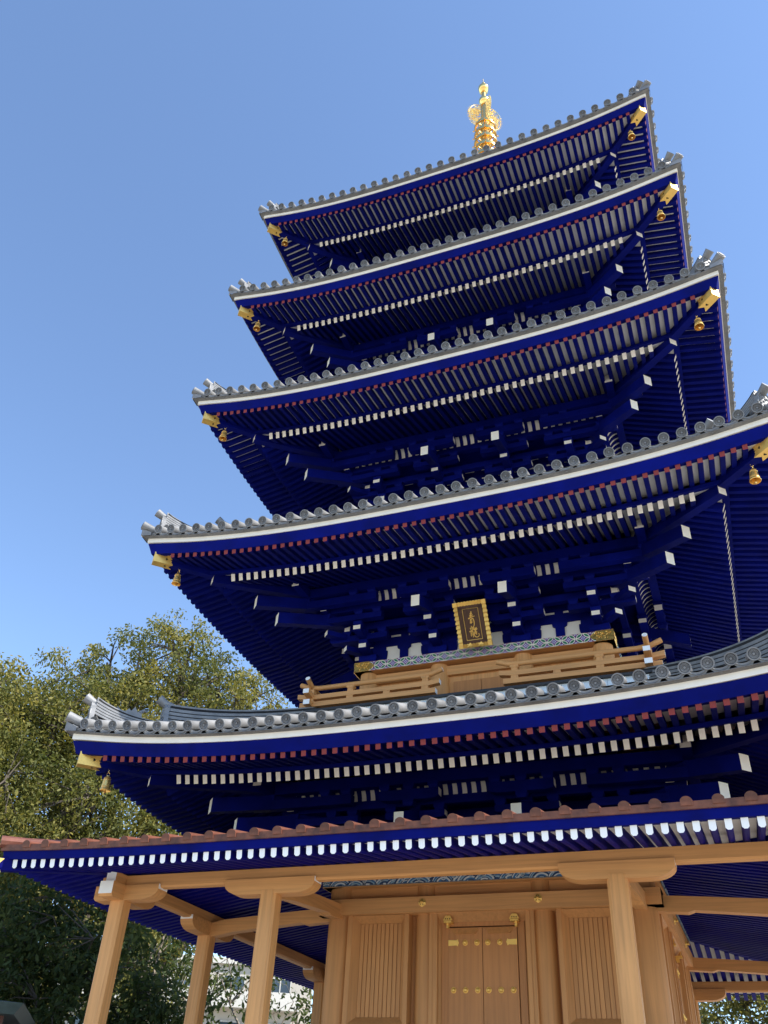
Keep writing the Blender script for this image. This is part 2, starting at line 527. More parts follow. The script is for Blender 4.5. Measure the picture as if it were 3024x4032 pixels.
def make_roof(i, r):
    E, Z, n = r['E'], r['Z'], r['n']
    p = 2 * r['hw'] / (n - 1)
    top_t = E - (ROOFS[i + 1]['B'] - .04) if i < 4 else E - .55
    part = None
    # roof body: under-sheet below the tiles (four sides), is the part itself
    mb = MB()
    for k in range(4):
        q = MB(); vs = []; fs = []; NX, NT = 40, 10
        for a in range(NT + 1):
            t = .05 + (top_t - .05) * a / NT
            for b in range(NX + 1):
                f = -1 + 2 * b / NX
                x = f * (E - t)
                vs.append((x, -(E - t + flare(f)), roof_z(r, x, t) - .05))
        for a in range(NT):
            for b in range(NX):
                fs.append((a * (NX + 1) + b, a * (NX + 1) + b + 1, (a + 1) * (NX + 1) + b + 1, (a + 1) * (NX + 1) + b))
        q.add(vs, fs, 0)
        q = rot_z(q, k); mb.add(q.v, q.f, q.m)
    part = obj('tiled_roof', mb.mesh('tiled_roof', [TILE]), PAG)
    # rows of barrel tiles above the eave tiles, all sides, one joined piece
    mb = MB()
    for k in range(4):
        q = MB()
        for c in range(n):
            x = (c - (n - 1) / 2) * p
            tmax = min(top_t, E - abs(x) - .06)
            if tmax < .5: continue
            ns = max(2, int((tmax - .36) / .26))
            for s_ in range(ns):
                t0 = .36 + (tmax - .36) * s_ / ns; t1 = .36 + (tmax - .36) * (s_ + 1) / ns
                vs = []; K = 7
                for (t, rr) in ((t0, .070), (t1, .064)):
                    zc = roof_z(r, x, t) - .008
                    for j in range(K):
                        a = PI * j / (K - 1)
                        vs.append((x + rr * math.cos(a), -(E - t), zc + rr * math.sin(a)))
                fs = [(j, j + 1, K + j + 1, K + j) for j in range(K - 1)] + [tuple(range(K))]
                q.add(vs, fs, 0)
        q = rot_z(q, k); mb.add(q.v, q.f, q.m)
    stuff(obj('barrel_tile_rows', mb.mesh('barrel_tile_rows', [TILE], smooth=True), part))
    # eave tiles
    pan = pan_mesh(p)
    for k in range(4):
        joined = MB() if k in (2,) else None
        if k == 2: continue
        R_ = Matrix.Rotation(k * PI / 2, 4, 'Z')
        for c in range(n):
            x = (c - (n - 1) / 2) * p
            f = x / r['hw']
            loc = R_ @ Vector((x + random.uniform(-.004, .004), -(E + flare(f) + random.uniform(-.004, .004)), Z + lift(r, x) + random.uniform(-.003, .003)))
            if k == 0 or (k == 1):
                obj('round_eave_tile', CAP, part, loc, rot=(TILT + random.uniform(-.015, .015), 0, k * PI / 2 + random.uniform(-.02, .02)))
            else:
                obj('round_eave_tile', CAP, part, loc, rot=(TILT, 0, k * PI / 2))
        for c in range(-1, n):
            x = (c + .5 - (n - 1) / 2) * p
            f = x / r['hw']
            sl = (lift(r, x + .05) - lift(r, x - .05)) / .1
            loc = R_ @ Vector((x, -(E - .012 + flare(f)), Z + lift(r, x)))
            o = obj('flat_eave_tile', pan, part, loc)
            o.rotation_euler = (R_ @ Matrix.Rotation(-math.atan(sl), 4, 'Y') @ Matrix.Rotation(TILT, 4, 'X')).to_euler()
    # boards along the eaves
    TB = -.112
    strip = sweep(r, [(.109, TB), (.109, TB - .078), (.17, TB - .078), (.17, TB)], 0).mesh('eave_strip', [CREAM])
    tsof = sweep(r, [(.03, -.100), (.03, -.106), (.20, -.118), (.20, -.07)], 0).mesh('tile_bed', [TILE_U])
    kaya = sweep(r, [(.122, TB - .078), (.165, -.30), (.180, -.349), (.27, -.338), (.27, TB - .078)], 0, k=.94).mesh('eave_fascia', [BLUE])
    kioi = sweep(r, [(.835, -.285), (.835, -.342), (.93, -.324), (.93, -.260)], 0, k=.82).mesh('rafter_rail', [BLUE])
    def fly_top(t): return DZ_F + .047 + S_F * (t - T_F0)
    def base_top(t): return DZ_B + .0635 + S_B * (t - T_B0)
    sof1 = sweep(r, [(.25, fly_top(.25)), (.95, fly_top(.95)), (.95, fly_top(.95) + .012), (.25, fly_top(.25) + .012)], 0, k=.92).mesh('upper_soffit', [SOFFIT])
    sof2 = sweep(r, [(.925, base_top(.925)), (T_B1, base_top(T_B1)), (T_B1, base_top(T_B1) + .012), (.925, base_top(.925) + .012)], 0, k=.82).mesh('lower_soffit', [SOFFIT])
    for k in range(4):
        for nm, me in (('eave_strip', strip), ('tile_bed', tsof), ('eave_fascia', kaya), ('rafter_rail', kioi), ('upper_soffit', sof1), ('lower_soffit', sof2)):
            obj(nm, me, part, rz=k * PI / 2)
    # rafters
    sf = .1426 if True else 0
    sb = .1416
    sf = (E - .50) * 2 / (r['nf'] - 1) if False else (.1426 * (r['nf'] - 1)) / (r['nf'] - 1)
    side = {1: MB(), 2: MB(), 3: MB()}
    hipw = .075
    for (me, nm, cnt, sp, t0, t1, dz, slope, kk, hh, ww) in ((FLY, 'flying_rafter', r['nf'], .1426, T_F0, T_F1, DZ_F, S_F, .92, .092, .066), (BASE, 'base_rafter', r['nb'], .1416, T_B0, T_B1, DZ_B, S_B, .82, .125, .068)):
        for c in range(cnt):
            x = (c - (cnt - 1) / 2) * sp
            te = min(t1, E - abs(x) - hipw)
            if te - t0 < .03: te = t0 + .05
            z0 = Z + dz + lift(r, x) * kk
            fl = flare(x / r['hw']) if nm[0] == 'f' else 0
            ln = te - t0 + fl
            o = obj(nm, me, part, (x + random.uniform(-.0025, .0025), -(E - t0 + fl + random.uniform(-.003, .003)), z0 + random.uniform(-.002, .002)), rot=(math.atan(slope), 0, random.uniform(-.004, .004)), scale=(1, ln / math.cos(math.atan(slope)), 1))
            for k in (1, 2, 3):
                q = MB()
                q.obox((x, -(E - t0 + fl), z0), (x, -(E - te), z0 + slope * ln), ww, hh, 0, 1 if nm[0] == 'f' else 2, up=(0, -math.sin(math.atan(slope)), math.cos(math.atan(slope))))
                q = rot_z(q, k); side[k].add(q.v, q.f, q.m)
    for k in (1, 2, 3):
        stuff(obj('rafter_row', side[k].mesh('rafter_row', [BLUE, RED, CREAM]), part))
    # hips: corner rafters and stacked ridges, built for the front right corner and turned
    def diag(mb, a0, z0, a1, z1, w_, h_, mi, e0):
        mb.obox((a0, -a0, z0), (a1, -a1, z1), w_, h_, mi, e0)
    ga, gz = E - .179, Z + r['U'] - .412
    h1 = MB(); diag(h1, ga - .02, gz, ga - 1.05, gz + .02 - .02, .125, .150, 0, 0)
    fh = h1.mesh('flying_hip_rafter', [BLUE])
    g1 = MB()
    # gilt sleeve with swallow-tail edge
    dgv = Vector((1, -1, 0)).normalized(); sv = Vector((1, 1, 0)).normalized()
    W2, H2 = .074, .088
    def P(d, s_, zz): return Vector((ga, -ga, gz)) - dgv * d + sv * s_ + Vector((0, 0, zz))
    g1.add([P(-.012, -W2, -H2), P(-.012, W2, -H2), P(-.012, W2, H2), P(-.012, -W2, H2)], [(0, 1, 2, 3)], 0)
    for sg in (-1, 1):
        g1.add([P(-.012, sg * W2, -H2), P(-.012, sg * W2, H2), P(.31, sg * W2, H2), P(.275, sg * W2, H2 * .45), P(.28, sg * W2, H2 * .14), P(.255, sg * W2, 0), P(.28, sg * W2, -H2 * .14), P(.275, sg * W2, -H2 * .45), P(.31, sg * W2, -H2)], [(0, 1, 2, 3, 4, 5, 6, 7, 8)], 0)
    for sg in (-1, 1):
        g1.add([P(-.012, -W2, sg * H2), P(-.012, W2, sg * H2), P(.31, W2, sg * H2), P(.25, 0, sg * H2), P(.31, -W2, sg * H2)], [(0, 1, 2, 3, 4)], 0)
    for (d, s_, zz, nrm) in ((.19, 0, -H2 - .002, 'z'),):
        for dd, ss in ((0, .011), (.012, -.002), (0, -.013)):
            g1.add([P(d + dd + .012 * math.cos(t), s_ + ss + .012 * math.sin(t), zz) for t in np.linspace(0, 2 * PI, 9)[:-1]], [tuple(range(8))], 1)
    for sg in (-1, 1):
        for dd, zz in ((0, .011), (.012, -.001), (0, -.012)):
            g1.add([P(.19 + dd + .012 * math.cos(t), sg * (W2 + .002), zz + .012 * math.sin(t)) for t in np.linspace(0, 2 * PI, 9)[:-1]], [tuple(range(8))], 1)
    gs = g1.mesh('gilt_sleeve', [GOLD_F, HOLE])
    ba, bz = E - .885, Z + r['U'] - .521
    h2 = MB(); diag(h2, ba, bz, ba - 1.9, bz + .30, .135, .165, 0, 1)
    bh = h2.mesh('base_hip_rafter', [BLUE, CREAM])
    rg = MB()
    oa = E - .20
    tz = hip_ridge(r, oa, E - 1.12, .27, .13, 5, .16, rg)
    rd = rg.mesh('hip_ridge', [TILE, GAP])
    rg2 = MB()
    oa2 = E - .92
    tz2 = hip_ridge(r, oa2, max(E - top_t + .35, 1.9) if i < 4 else .8, .36, .30, 5, .10, rg2, .12)
    rd2 = rg2.mesh('upper_hip_ridge', [TILE, GAP])
    def ogre(a, z, s_):
        q = MB()
        def F(u, v, d): return Vector((a, -a, z)) + dgv * d + sv * u + Vector((0, 0, v))
        poly = [(-.15 * s_, -.06), (-.155 * s_, .06), (-.12 * s_, .15 * s_), (-.125 * s_, .21 * s_), (-.07 * s_, .27 * s_), (.07 * s_, .27 * s_), (.125 * s_, .21 * s_), (.12 * s_, .15 * s_), (.155 * s_, .06), (.15 * s_, -.06)]
        q.prism(poly, F, -.035, .03, 0)
        rnd = random.Random(5)
        for _ in range(22):
            u, v = rnd.uniform(-.10, .10) * s_, rnd.uniform(.0, .22) * s_
            R_ = rnd.uniform(.016, .034) * s_
            pts = [F(u + R_ * math.cos(t) * (1 - t / 9), v + R_ * math.sin(t) * (1 - t / 9), .032) for t in np.linspace(0, 5.2, 9)]
            q.tube(pts, .010 * s_, 5, 0)
        rim = [F(x * .93, y, .03) for x, y in poly]
        q.tube(rim, .012, 5, 0)
        # horn cylinder rising over it
        pts = [F(0, .26 * s_ + .02, -.10), F(0, .30 * s_, .02), F(0, .36 * s_, .13)]
        q.tube(pts, [.055, .062, .073], 16, 0, e1=0)
        return q.mesh('ridge_end_tile', [TILE], smooth=True, sharp=40)
    og1 = ogre(oa + .02, roof_z(r, oa, .2) + .10, .92)
    og2 = ogre(oa2 + .02, tz2 + .05, 1.05)
    tip = MB()
    ta = E + .02
    tzz = Z + r['U'] * 1.16 + .06
    tip.tube([Vector((ta - .28, -ta + .28, tzz - .05)), Vector((ta - .1, -ta + .1, tzz)), Vector((ta + .015, -ta - .015, tzz + .045))], [.066, .070, .076], 18, 0)
    tip.tube([Vector((ta + .012, -ta - .012, tzz + .044)), Vector((ta + .022, -ta - .022, tzz + .048))], [.06, .054], 18, 1)
    for s_ in (-1, 1):
        # closing flat tiles that fold down at the corner
        q0 = Vector((E + .03, -E - .03, Z + r['U'] * 1.16 - .10))
        tip.add([q0 + Vector((0, 0, .13)), q0, q0 + (Vector((-.20, 0, -.03)) if s_ < 0 else Vector((0, .20, -.03))), q0 + (Vector((-.20, 0, .03)) if s_ < 0 else Vector((0, .20, .03)))], [(0, 1, 2, 3)], 0)
    tp = tip.mesh('corner_tile', [TILE, TILE_D], smooth=True, sharp=40)
    orn = None
    for k in range(4):
        obj('flying_hip_rafter', fh, part, rz=k * PI / 2)
        obj('gilt_sleeve', gs, part, rz=k * PI / 2)
        obj('base_hip_rafter', bh, part, rz=k * PI / 2)
        obj('hip_ridge', rd, part, rz=k * PI / 2)
        obj('upper_hip_ridge', rd2, part, rz=k * PI / 2)
        obj('ridge_end_tile', og1, part, rz=k * PI / 2)
        obj('ridge_end_tile', og2, part, rz=k * PI / 2)
        obj('corner_tile', tp, part, rz=k * PI / 2)
    if i == 0:
        q = MB(); a = 4.55; zb = roof_z(r, a, E - a) + .26
        def F2(u, v, d): return Vector((a, -a, zb)) + dgv * u + sv * d + Vector((0, 0, v))
        for kx, (u0, hgt) in enumerate(((.12, .06), (.05, .11), (-.03, .15), (-.10, .10))):
            q.prism([(u0 - .05, -.03), (u0 + .05, -.03), (u0 + .06, hgt * .5), (u0 + .01, hgt), (u0 - .03, hgt * .6)], F2, -.03 + .004 * kx, .03 - .004 * kx, 0)
        q.tube([F2(-.1, .08, 0), F2(-.16, .13, 0), F2(-.2, .10, .02)], [.03, .022, .008], 6, 0)
        q.tube([F2(.12, .03, 0), F2(.19, .06, .0), F2(.23, .12, -.02)], [.03, .022, .006], 6, 0)
        om = q.mesh('ridge_ornament', [TILE], smooth=True)
        obj('ridge_ornament', om, part, rz=0); obj('ridge_ornament', om, part, rz=-PI / 2)
    return part

# --- bracket complexes
def block_mesh(w_, h_):
    mb = MB(); a, b = w_ / 2, w_ * .36
    z1, z2 = h_ * .45, h_
    vs = [(-b, -b, 0), (b, -b, 0), (b, b, 0), (-b, b, 0), (-a, -a, z1), (a, -a, z1), (a, a, z1), (-a, a, z1), (-a, -a, z2), (a, -a, z2), (a, a, z2), (-a, a, z2)]
    fs = [(3, 2, 1, 0)] + [(i, (i + 1) % 4, 4 + (i + 1) % 4, 4 + i) for i in range(4)] + [(4 + i, 4 + (i + 1) % 4, 8 + (i + 1) % 4, 8 + i) for i in range(4)] + [(8, 9, 10, 11)]
    mb.add(vs, fs, 0)
    return mb.mesh('bearing_block', [BLUE])
BLK = block_mesh(.155, .088)
BIGBLK = block_mesh(.32, .15)

def arm_poly(Lh0, Lh1, h):
    """arm outline: flat top, rounded lower corners; from -Lh0 to +Lh1"""
    o = [(-Lh0, h), (-Lh0, h * .30)]
    for k in range(1, 5):
        t = k / 4 * PI / 2
        o.append((-Lh0 + .13 * (1 - math.cos(t)), h * .30 * (1 - math.sin(t))))
    o += [(Lh1 - .13 * (1 - math.cos(t)), h * .30 * (1 - math.sin(t))) for t in (PI / 2, PI * 3 / 8, PI / 4, PI / 8)]
    o += [(Lh1, h * .30), (Lh1, h)]
    return o

def make_brackets(i, r):
    B, Z, x1 = r['B'], r['Z'], r['x1']
    Zb = Z - (.03 if i >= 2 else 0)
    z_plate = Zb - 1.126
    W_ = .128
    s1, s2, s3 = B + .32, B + .60, B + .88
    H = .105
    zA1 = Zb - .94 - .045         # underside level 1 arms (white end centre Zb-.94)
    zA2 = Zb - .74 - .045
    zA3 = Zb - .50
    zA4 = Zb - .315
    def arm_y(name, x, y0, y1, z, k, par, white=True):
        mb = MB(); o = arm_poly(0, y1 - y0, H)
        o[0] = (0, H); o = [(0, H), (0, 0)] + o[6:]
        n = len(o)
        mb.prism(o, lambda u, v, d: (x + d, -(y0 + u), z + v), -W_ / 2, W_ / 2, 0, emats={n - 2: 1})
        obj(name, mb.mesh(name, [BLUE, CREAM]), par, rz=k * PI / 2)
    def arm_x(name, xc, y, half, z, k, par, h=H):
        mb = MB(); o = arm_poly(half, half, h); n = len(o)
        mb.prism(o, lambda u, v, d: (xc + u, -(y + d), z + v), -W_ / 2, W_ / 2, 0, emats={0: 1, n - 2: 1})
        obj(name, mb.mesh(name, [BLUE, CREAM]), par, rz=k * PI / 2)
    def blk(x, y, z, k, par):
        v = Matrix.Rotation(k * PI / 2, 4, 'Z') @ Vector((x, -y, z))
        obj('bearing_block', BLK, par, v, k * PI / 2)
    bh = .088
    for k in (0, 1, 3):
        R_ = Matrix.Rotation(k * PI / 2, 4, 'Z')
        for x in (-B, -x1, x1, B):
            corner = abs(x) > B - .01
            if corner and (k != 0):
                # a corner set belongs to the front; the far corners to the sides
                if (k == 1 and x < 0) or (k == 3 and x > 0): 
                    pass
            par = obj('bracket_set', BIGBLK, PAG, R_ @ Vector((x, -B, z_plate)), k * PI / 2) if not (corner and k != 0 and ((k == 1 and x < 0) or (k == 3 and x > 0))) else None
            if par is None:
                continue
            inv = par.matrix_basis.inverted()
            # children are built in pagoda space: undo the block's own transform
            hold = par
            def P_(fn, *a, **kw):
                before = set(o.name for o in hold.children)
                fn(*a, **kw)
                for o in hold.children:
                    if o.name not in before: o.matrix_parent_inverse = inv
            P_(arm_y, 'bracket_arm', x, B - .1, B + .413, zA1, k, par)
            P_(arm_y, 'bracket_arm', x, B - .1, B + .69, zA2, k, par)
            if not corner:
                P_(arm_x, 'bracket_arm', x, B + .005, .31, zA1, k, par)
                P_(arm_x, 'bracket_arm', x, s1, .44, zA2 - .008, k, par)
                P_(arm_x, 'bracket_arm', x, s2, .44, zA3 - .055, k, par)
                for dx in (-.36, 0, .36):
                    P_(blk, x + dx, s1, zA2 + H - .008, k, par)
                    P_(blk, x + dx, s2, zA3 + H - .055, k, par)
                P_(blk, x - .24, B + .005, zA1 + H, k, par); P_(blk, x + .24, B + .005, zA1 + H, k, par)
                P_(blk, x, s1, zA1 + H, k, par); P_(blk, x, s2, zA2 + H, k, par)
                # tail rafter
                mb = MB()
                ze = Zb - .75
                mb.obox((x, -(B + 1.285), ze), (x, -(B - .1), ze + .36 * 1.385), .137, .196, 0, 1)
                def tail(): obj('tail_rafter', mb.mesh('tail_rafter', [BLUE, CREAM]), par, rz=k * PI / 2)
                P_(tail)
                P_(blk, x, s3, zA4 - bh - .06, k, par)
                P_(arm_x, 'bracket_arm', x, s3, .44, zA4 - .065, k, par, h=.145)
                for dx in (-.36, 0, .36): P_(blk, x + dx, s3, zA4 + .078, k, par)
            else:
                sx = 1 if x > 0 else -1
                if k == 0:
                    # diagonal arms and tail rafters of the corner
                    def dg_(name, a0, za, a1, zb_, w_, h_):
                        mb = MB(); mb.obox((sx * a0, -a0, za), (sx * a1, -a1, zb_), w_, h_, 0, 1)
                        obj(name, mb.mesh(name, [BLUE, CREAM]), par)
                    P_(dg_, 'bracket_arm', B + .342, Zb - .905, B - .1, Zb - .905, .13, .085)
                    P_(dg_, 'bracket_arm', B + .602, Zb - .705, B - .1, Zb - .705, .13, .085)
                    P_(dg_, 'tail_rafter', B + 1.229, Zb - .67, B - .1, Zb - .67 + .30 * 1.32 * 1.0, .145, .20)
                    P_(dg_, 'tail_rafter', B + 1.512, Zb - .455, B + .2, Zb - .455 + .30 * 1.3, .145, .20)
                for (s_, ln, zz, hh) in ((s1, B + .62, zA2 - .008, H), (s2, B + .87, zA3 - .055, H), (s3, B + 1.20, zA4 - .055, .135)):
                    # arms along the wall that run on past the corner and show their ends
                    mb = MB()
                    x_in = sx * (B - .42)
                    o = arm_poly(0, ln - (B - .42), hh); o = [(0, hh), (0, 0)] + o[6:]; n_ = len(o)
                    mb.prism(o, lambda u, v, d: (x_in + sx * u, -(s_ + d), zz + v), -W_ / 2, W_ / 2, 0, emats={n_ - 2: 1})
                    def cr_(): obj('bracket_arm', mb.mesh('bracket_arm', [BLUE, CREAM]), par, rz=k * PI / 2)
                    P_(cr_)
                    for xx in (B - .33, B, s_):
                        P_(blk, sx * xx, s_, zz + hh, k, par)
                P_(blk, x, s1, zA1 + H, k, par); P_(blk, x, s2, zA2 + H, k, par)
        if k in (0, 1, 3):
            rz = k * PI / 2
            def beam(name, half, y, z0, z1, th=.12, ends=True, mats=None):
                mb = MB(); mb.box(-half, half, -(y + th / 2), -(y - th / 2), z0, z1, 0, lf=1, rt=1)
                return obj(name, mb.mesh(name, mats or [BLUE, CREAM]), PAG, rz=rz)
            beam('wall_beam', B + .06, B + .0, Zb - .804, Zb - .637, .11)
            beam('wall_beam', B + .06, B + .0, Zb - .591, Zb - .433, .11)
            beam('wall_beam', B + .06, B + .0, Zb - .384, Zb - .20, .11)
            beam('bracket_beam', s1 + .06 - .002 * k, s1, zA2 + H + .078, zA2 + H + .20, .10)
            beam('bracket_beam', s2 + .20 - .002 * k, s2, zA3 + .13, zA3 + .245, .11)
            beam('eave_purlin', s3 + .50 - .002 * k, s3, zA4 + .155, Zb + .0, .13)
            mb = MB(); mb.box(-(B - .14), B - .14, -(B + .036), -(B - .05), z_plate, Zb)
            obj('plaster_wall', mb.mesh('plaster_wall', [PLASTER if k == 0 else BLUE]), PAG, rz=rz)
            mb = MB()
            for sg in (-1, 1): mb.box(min(sg * (B - .14), sg * (B + .03)), max(sg * (B - .14), sg * (B + .03)), -(B - .003 - .002 * k), -(B - .14), z_plate, Zb + .3)
            obj('corner_wall', mb.mesh('corner_wall', [BLUE]), PAG, rz=rz)
            # ceiling boards between the stepped beams
            mb = MB(); mb.box(-(s2 + .02), s2 + .02, -(s2 - .05), -(B - .0), zA3 + .23, zA3 + .25)
            obj('bracket_ceiling', mb.mesh('bracket_ceiling', [BLUE]), PAG, rz=rz)
            # cove between second step and purlin: pale curved board and ribs
            mb = MB(); N = 6; pts = []
            for j in range(N + 1):
                f = j / N
                yy = s2 + .03 + (s3 - s2 - .08) * (1 - math.cos(f * PI / 2)) 
                zz = zA3 + .235 + (.22) * math.sin(f * PI / 2)
                pts.append((yy, zz))
            vs = []; fs = []
            for j, (yy, zz) in enumerate(pts): vs += [(-(yy), -yy, zz), (yy, -yy, zz)]
            for j in range(N): fs.append((2 * j, 2 * j + 1, 2 * j + 3, 2 * j + 2))
            mb.add(vs, fs, 0)
            cove = obj('cove', mb.mesh('cove', [CREAM]), PAG, rz=rz)
            sp = .1375; cnt = int(2 * (s2 - .05) / sp)
            rib = MB()
            for j in range(N):
                (ya, za), (yb, zb) = pts[j], pts[j + 1]
                rib.obox((0, -ya, za - .012), (0, -yb, zb - .012), .066, .03, 0)
            rm = rib.mesh('cove_rib', [BLUE])
            if k == 0:
                for c in range(cnt + 1):
                    obj('cove_rib', rm, cove, ((c - cnt / 2) * sp, 0, 0))
            else:
                row = MB()
                for c in range(cnt + 1):
                    row.add([(vx + (c - cnt / 2) * sp, vy, vz) for vx, vy, vz in rib.v], rib.f, rib.m)
                stuff(obj('cove_rib_row', row.mesh('cove_rib_row', [BLUE]), cove))
            # struts and plaster panel between the brackets
            for (xa, xb) in ((-B, -x1), (-x1, x1), (x1, B)):
                xc = (xa + xb) / 2
                mb = MB()
                hgt = (Zb - .804) - z_plate
                poly = [(-.072, 0), (.072, 0), (.072, hgt - .09), (.115, hgt - .06), (.125, hgt), (-.125, hgt), (-.115, hgt - .06), (-.072, hgt - .09)]
                mb.prism(poly, lambda u, v, d: (xc + u, -(B + d), z_plate + v), .0, .075, 0)
                obj('strut', mb.mesh('strut', [BLUE]), PAG, rz=rz)
                for sg, xx in ((1, xa), (-1, xb)):
                    # flared skirt beside each bearing block
                    mb = MB()
                    pl = [(0, 0), (.19, 0), (.24, .02), (.285, .06), (.312, .11), (.318, .16), (.318, .24), (.29, .245), (.29, hgt), (0, hgt)]
                    mb.prism(pl, lambda u, v, d: (xx + sg * u, -(B + d), z_plate + v), .0, .066, 0)
                    obj('bracket_skirt', mb.mesh('bracket_skirt', [BLUE]), PAG, rz=rz)
                # small blocks in the two narrow plaster gaps
                for zz, hh in ((Zb - .637, .046), (Zb - .433, .049)):
                    for dx in (-.36, -.18 if False else 0, .36):
                        mb = MB(); mb.box(xc + dx * .9 - .07, xc + dx * .9 + .07, -(B + .055), -(B), zz, zz + hh)
                        if abs(dx * .9) < abs(xb - xa) / 2: obj('gap_block', mb.mesh('gap_block', [BLUE]), PAG, rz=rz)

# --- storey bodies
def storey(i, r):
    B, Z = r['B'], r['Z']
    Zb = Z - (.03 if i >= 2 else 0)
    zp = Zb - 1.126
    zbot = roof_z(ROOFS[i - 1], 0, ROOFS[i - 1]['E'] - (B + .5)) - .3 if i else .5
    mb = MB(); mb.box(-B + .12, B - .12, -B + .12, B - .12, zbot, Z + 1.0)
    obj('light_block_box', mb.mesh('light_block_box', [BLUE]), PAG)  # unseen solid box added inside the storey to block light
    for k in range(4):
        rz = k * PI / 2
        mb = MB(); mb.box(-(B + .2) + .003 * (k % 2), B + .2 - .003 * (k % 2), -(B + .2), -(B - .1), zp - .17, zp)
        pl = obj('wall_plate', mb.mesh('wall_plate', [WX]), PAG, rz=rz)
        if k in (0, 1, 3): plate_pattern(pl, B + .2, zp - .17, .17, rz)
        if i == 0: continue
        mb = MB(); mb.box(-B, B, -(B + .0), -(B - .1), zbot, zp - .17)
        obj('wall', mb.mesh('wall', [WZ]), PAG, rz=rz)
        for x in (-r['x1'], r['x1'], B):
            mb = MB()
            mb.lathe([(.165, zbot), (.168, zp - .60), (.160, zp - .30), (.152, zp - .172)], 28, 0, f=lambda a, b, c: (x + a, -B + b, c))
            obj('column', mb.mesh('column', [WZ], smooth=True), PAG, rz=rz)
        mb = MB(); mb.box(-B, B, -(B + .07), -(B - .02), zp - .36, zp - .20)
        obj('tie_beam', mb.mesh('tie_beam', [WX]), PAG, rz=rz)
        # doors and plank panels
        mb = MB(); mb.box(-.46, -.005, -(B + .03), -B, zbot, zp - .47); mb.box(.005, .46, -(B + .03), -B, zbot, zp - .47)
        obj('door', mb.mesh('door', [WDOOR]), PAG, rz=rz)

def lens_pts(p0, p1, wd, n=7):
    p0, p1 = Vector(p0), Vector(p1)
    d = p1 - p0; nn = Vector((-d.y, d.x)).normalized()
    up = [p0 + d * (j / n) + nn * wd * math.sin(PI * j / n) for j in range(n + 1)]
    lo = [p0 + d * (j / n) - nn * wd * math.sin(PI * j / n) for j in range(n - 1, 0, -1)]
    return up + lo

def plate_pattern(par, half, z0, h, rz):
    """painted interlocking-circle pattern with gilt corner fittings"""
    y = -half
    mb = MB()
    gl = .36
    def face(pts, lay, mi): mb.add([(p[0], y - .002 - .0012 * lay, p[1]) for p in pts], [tuple(range(len(pts)))], mi)
    face([(-half + .004, z0 + .004), (half - .004, z0 + .004), (half - .004, z0 + h - .004), (-half + .004, z0 + h - .004)], 0, 0)
    wdt = .2245; n = int((half - .05) / wdt) + 1
    zc = z0 + h / 2
    for c in range(-n, n + 1):
        xc = c * wdt
        if abs(xc) > half - .02: continue
        for sx in (-1, 1):
            if abs(xc + sx * wdt / 2) > half - .002: continue
            for sz in (-1, 1):
                q1 = (xc + sx * wdt / 2, zc + sz * (h / 2 - .004))
                face([(xc, zc), (xc + sx * .055, zc), (xc + sx * .028, zc + sz * .022)], 1, 1)
                face([(xc + sx * .11, zc + sz * .075), (xc + sx * .085, zc + sz * .078), (xc + sx * .1, zc + sz * .05)], 1, 1)
                face(lens_pts((xc, zc), q1, .030), 2, 2)
                face(lens_pts((xc + sx * .014, zc + sz * .0105), (q1[0] - sx * .013, q1[1] - sz * .0095), .0195), 3, 3)
        # flowers in the diamonds and in the half diamonds above and below the crossings
        for fx, fz, s_ in ((xc + wdt / 2, zc, 1.0), (xc, zc + h / 2 - .016, .62), (xc, zc - h / 2 + .016, .62)):
            if abs(fx) > half - .03: continue
            face([(fx + .036 * s_ * math.cos(t), fz + (.036 * s_ if s_ == 1 else .015) * math.sin(t)) for t in np.linspace(0, 2 * PI, 13)[:-1]], 1, 4)
            for t in range(4):
                a = t * PI / 2
                if s_ < 1 and t % 2: continue
                face([(fx + .019 * s_ * math.cos(a) + .0085 * math.cos(u), fz + .019 * s_ * math.sin(a) + .0085 * math.sin(u)) for u in np.linspace(0, 2 * PI, 7)[:-1]], 2, 5)
    pobj('painted_pattern', mb.mesh('painted_pattern', [PURPLE_P, RED_P, CREAM_P, GREEN_P, VIOLET_P, WHITE]), par, rz=rz)
    for sg in (-1, 1):
        q = MB()
        pl = [(0, 0), (gl * .72, 0), (gl * .78, h * .2), (gl * .9, h * .3), (gl, h * .5), (gl * .9, h * .7), (gl * .78, h * .8), (gl * .72, h), (0, h)]
        q.prism(pl, lambda u, v, d: (sg * (half + .004 - u), y - d, z0 + v), -.01, .009, 0)
        rim = [(sg * (half + .004 - u), y - .010, z0 + v) for u, v in pl]
        q.tube(rim + [rim[0]], .006, 5, 1)
        rnd = random.Random(3)
        for _ in range(20):
            u, v = rnd.uniform(.03, gl * .75), rnd.uniform(.03, h - .03); R_ = rnd.uniform(.012, .026)
            q.tube([(sg * (half - u - R_ * math.cos(t) * (1 - t / 8)), y - .011, z0 + v + R_ * math.sin(t) * (1 - t / 8)) for t in np.linspace(0, 5, 8)], .005, 4, 1)
        pobj('gilt_fitting', q.mesh('gilt_fitting', [GOLD_D, GOLD]), par, rz=rz)

